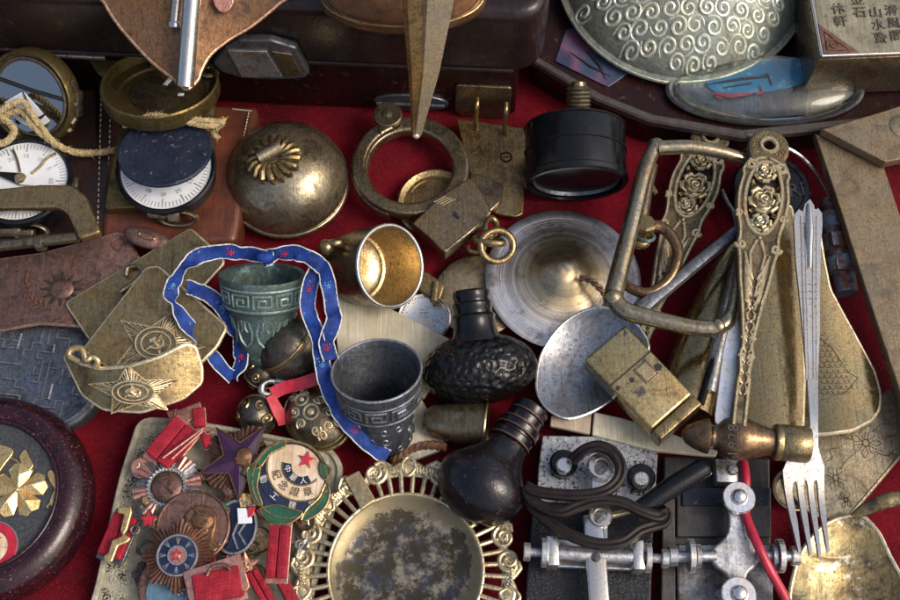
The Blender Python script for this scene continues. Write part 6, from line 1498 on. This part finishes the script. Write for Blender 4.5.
# ------------------------------------------------------------------ telegraph keys
def knurl(b, Mx, R, w, n=40): b.lathe(Mx, [(0, -w / 2), (R - 1, -w / 2), (R, -w / 2 + .8), (R, w / 2 - .8), (R - 1, w / 2), (0, w / 2)], n); [b.box(Mx @ Matrix.Rotation(2 * pi * k / n, 4, 'Z') @ Matrix.Translation((R, 0, 0)), 1.3, R * .09, w * .9, 0) for k in range(n)]
t = thing('telegraph_key', 'black telegraph key with a long white metal lever and brown cable coiled on it', 'telegraph key', 595, 540, 0, 'telegraph keys')
pl = Pl(595, 520, 22)
MB().plate(pl, rp(pl.pts([(541, 436), (659, 438), (654, 520), (650, 640), (522, 640), (530, 530)]), 2), 22, 2).build('base', M['crackle'], t)
MB().plate(pl, rp(pl.pts([(542, 437), (658, 439), (656, 478), (654, 506), (536, 503), (538, 470)]), 1.5), 5, 1.2, 5).build('worn_plate', M['crackle_light'], t)
lp_ = Pl(598, 520, 52)
MB().box(fr(P(597, 580, 46), UP) @ Matrix.Rotation(.03, 4, 'Z'), 21, 130, 13, 2.5, 3).build('lever', M['silver'], t)
b = MB(); b.sweep([P(600, 472, 44), P(599, 520, 45), P(598, 545, 46)], [7, 7, 8], sec=[(-1, -.5), (-1, .5), (1, .5), (1, -.5)], up=UP); b.build('lever_neck', M['silver'], t)
for x, y, R_ in ((600, 470, 14), (599, 519, 12)):
    b = MB(); b.lathe(fr(P(x, y, 40), UP), [(0, 0), (R_, 0), (R_, 14), (R_ - 1.5, 15.5), (R_ * .55, 15.5), (R_ * .52, 13), (0, 13)], 40); rg = b.build('lever_boss', M['silver'], t)
    b = MB(); b.lathe(fr(P(x, y, 53), UP), [(0, 2), (R_ * .4, 1.6), (R_ * .46, 0)], 20); b.box(fr(P(x, y, 55), UP) @ Matrix.Rotation(.6, 4, 'Z'), R_ * .7, 1.4, 1, .2); b.build('screw', M['steel_dark'], rg)
b = MB(); b.lathe(fr(P(596, 557, 52.8), UP), [(0, 1.4), (4.2, 1.2), (4.8, 0)], 20); b.box(fr(P(596, 557, 54), UP) @ Matrix.Rotation(1.2, 4, 'Z'), 8, 1.4, 1, .2); b.build('screw', M['steel_dark'], t)
MB().plate(Pl(596, 555, 34), rp(Pl(596, 555, 34).pts([(550, 539), (640, 541), (652, 546), (650, 571), (552, 567)]), 2), 8, 1.5).build('bridge', M['nickel'], t)
xa, xb = P(526, 552, 46), P(668, 559, 46); dx = (xb - xa).normalized()
b = MB(); b.sweep([xa, xb], 4.2, 16); b.sweep([P(556, 553.5, 46), P(640, 557.6, 46)], 7, 20); b.build('axle', M['steel'], t)
for px_, R_, w in ((527, 8.5, 7), (544, 14, 6), (648, 14, 6), (665, 8.5, 7)):
    b = MB(); knurl(b, fr(P(px_, 552 + (px_ - 526) * .049, 46), dx), R_, w); b.build('thumb_nut', M['nickel'], t)
for px_ in (552, 637):
    MB().box(fr(P(px_, 552 + (px_ - 526) * .049, 42), UP), 12, 30, 26, 2).build('axle_post', M['nickel'], t)
for px_, py_, mt in ((563, 468, 'silver'), (640, 482, 'steel')):
    b = MB(); b.lathe(fr(P(px_, py_ - 2, 28), UP), [(0, 0), (13, 0), (14, 2), (14, 10), (12, 12), (0, 12)], 36); s_ = b.build('peg_shadow', M['black'], t)  # black ring around the peg: its shadow built as a solid disc
    b = MB(); b.lathe(fr(P(px_, py_, 38), UP), [(0, 12), (6.5, 12), (8, 10.5), (8, 0)], 30); b.build('terminal_peg', M[mt], s_)
b = MB(); b.sweep([P(640, 509, 56), P(672, 487, 62), P(704, 468, 64)], [8, 9.5, 10], 24); b.lathe(fr(P(704, 468, 64), P(704, 468, 64) - P(672, 487, 62)), [(10, -1), (10.6, 0), (9, 3), (0, 4)], 24); b.build('handle', M['black'], t)
b = MB(); b.sweep([P(606, 517, 46), P(624, 513, 46), P(636, 509, 50)], 3, 10); b.build('handle_stem', M['brass_bright'], t)
cab = [(-1, -.5), (-.85, .35), (-.45, .55), (-.12, .3), (.12, .3), (.45, .55), (.85, .35), (1, -.5)]
b = MB()
b.sweep(path3([(526, 486, 62), (536, 491, 64), (556, 494, 66), (580, 495, 68), (604, 491, 70), (618, 480, 70), (621, 465, 70), (612, 451, 70), (598, 446, 70), (584, 450, 66), (572, 460, 56)], 7), 5.4, sec=cab, up=UP)
b.sweep(path3([(526, 486, 60), (530, 497, 60), (545, 508, 62), (562, 512, 64), (580, 505, 66), (600, 500, 68), (622, 502, 68), (642, 511, 66), (658, 516, 62), (664, 513, 58)], 7), 5.4, sec=cab, up=UP)
b.sweep(path3([(526, 497, 52), (538, 512, 56), (556, 527, 60), (578, 538, 62), (602, 544, 62), (624, 541, 62), (640, 530, 60), (655, 525, 56), (664, 522, 52), (667, 515, 50), (662, 510, 54)], 7), 5.4, sec=cab, up=UP)
solo(b, 'brown_cable', M['cable'], 'flat brown twin cable looped across the white lever of the black telegraph key', 'cable', 595, 500, 40)

t = thing('telegraph_key', 'dark telegraph key with a speckled cross-shaped lever and two round chrome knobs', 'telegraph key', 725, 540, 0, 'telegraph keys')
pl = Pl(720, 530, 18)
MB().plate(pl, rp(pl.pts([(664, 456), (770, 458), (773, 640), (660, 640)]), 2), 18, 2).build('base', M['dull_plate'], t)
MB().plate(pl, rp(pl.pts([(662, 500), (674, 500), (675, 640), (660, 640)]), 1), 5, 1, 5).build('side_strip', M['bakelite'], t)
MB().plate(pl, rp(pl.pts([(676, 488), (770, 489), (770, 538), (676, 538)]), 1.5), 5, 1.2, 5).build('upper_plate', M['dull_plate'], t)
MB().plate(pl, rp(pl.pts([(681, 490), (768, 490), (767, 507), (681, 508)]), 1), 3, .6, 8).build('name_plate', M['blue_disc'], t)
MB().plate(pl, rp(pl.pts([(676, 545), (772, 545), (772, 640), (676, 640)]), 1.5), 7, 2, 6).build('lower_plate', M['steel_dark'], t)
cp = Pl(736, 550, 46)
ol = cr(cp.pts([(728, 494), (746, 494), (745, 522), (748, 536), (757, 546), (760, 556), (756, 566), (748, 574), (745, 588), (746, 604), (728, 604), (729, 588), (726, 574), (716, 566), (711, 556), (714, 547), (725, 537), (729, 522)]), 4)
MB().plate(cp, ol, 9, 2).build('cross_lever', M['speckled'], t)
for x, y, R_ in ((737, 500, 16.5), (737, 596, 17.5)):
    b = MB(); b.lathe(fr(P(x, y, 46), UP), [(0, 0), (R_ * .7, 0), (R_, 5), (R_, 9), (R_ - 1.2, 10.5), (R_ * .52, 10.5), (R_ * .5, 12), (R_ * .42, 16), (R_ * .25, 18.6), (0, 19.4)], 48); b.build('knob', M['chrome'], t)
b = MB(); b.sweep([P(672, 557, 44), P(716, 556, 44)], [5, 5], 16); b.build('contact_screw', M['steel'], t); b = MB(); b.sweep([P(756, 556, 44), P(800, 556, 44)], 5, 16); b.build('contact_screw', M['steel'], t)
for px_, R_, w, mt in ((673, 9.5, 9, 'silver'), (691, 16, 6, 'nickel'), (698, 11, 5, 'steel'), (780, 16, 6, 'nickel'), (774, 11, 5, 'steel'), (795, 9, 8, 'nickel')):
    b = MB(); knurl(b, fr(P(px_, 556, 44), (1, 0, 0)), R_, w); b.build('thumb_nut', M[mt], t)
b = MB(); b.ball(fr(P(719, 594, 40), UP), 6, 16, 10); b.build('stud', M['steel_dark'], t)
MB().box(fr(P(726, 474, 30), UP) @ Matrix.Rotation(-.06, 4, 'Z'), 24, 24, 22, 2).build('terminal', M['nickel'], t)
b = MB(); b.lathe(fr(P(733, 470, 41), UP), [(0, 2.4), (4.5, 2), (5.5, 0)], 20); b.box(fr(P(733, 470, 43), UP) @ Matrix.Rotation(.8, 4, 'Z'), 9, 1.4, 1, .2); b.build('terminal_screw', M['steel'], t)
b = MB(); b.sweep(path3([(741, 452, 34), (744, 463, 42), (745.5, 474, 44), (746, 486, 44), (745, 500, 40), (746, 516, 48), (752, 532, 54), (760, 550, 58), (771, 572, 52), (781, 590, 44), (790, 608, 36)], 7), 4.2, 12)
solo(b, 'red_wire', M['red_wire'], 'red plastic wire running under the chrome knob of the dark telegraph key', 'wire', 745, 500, 20)
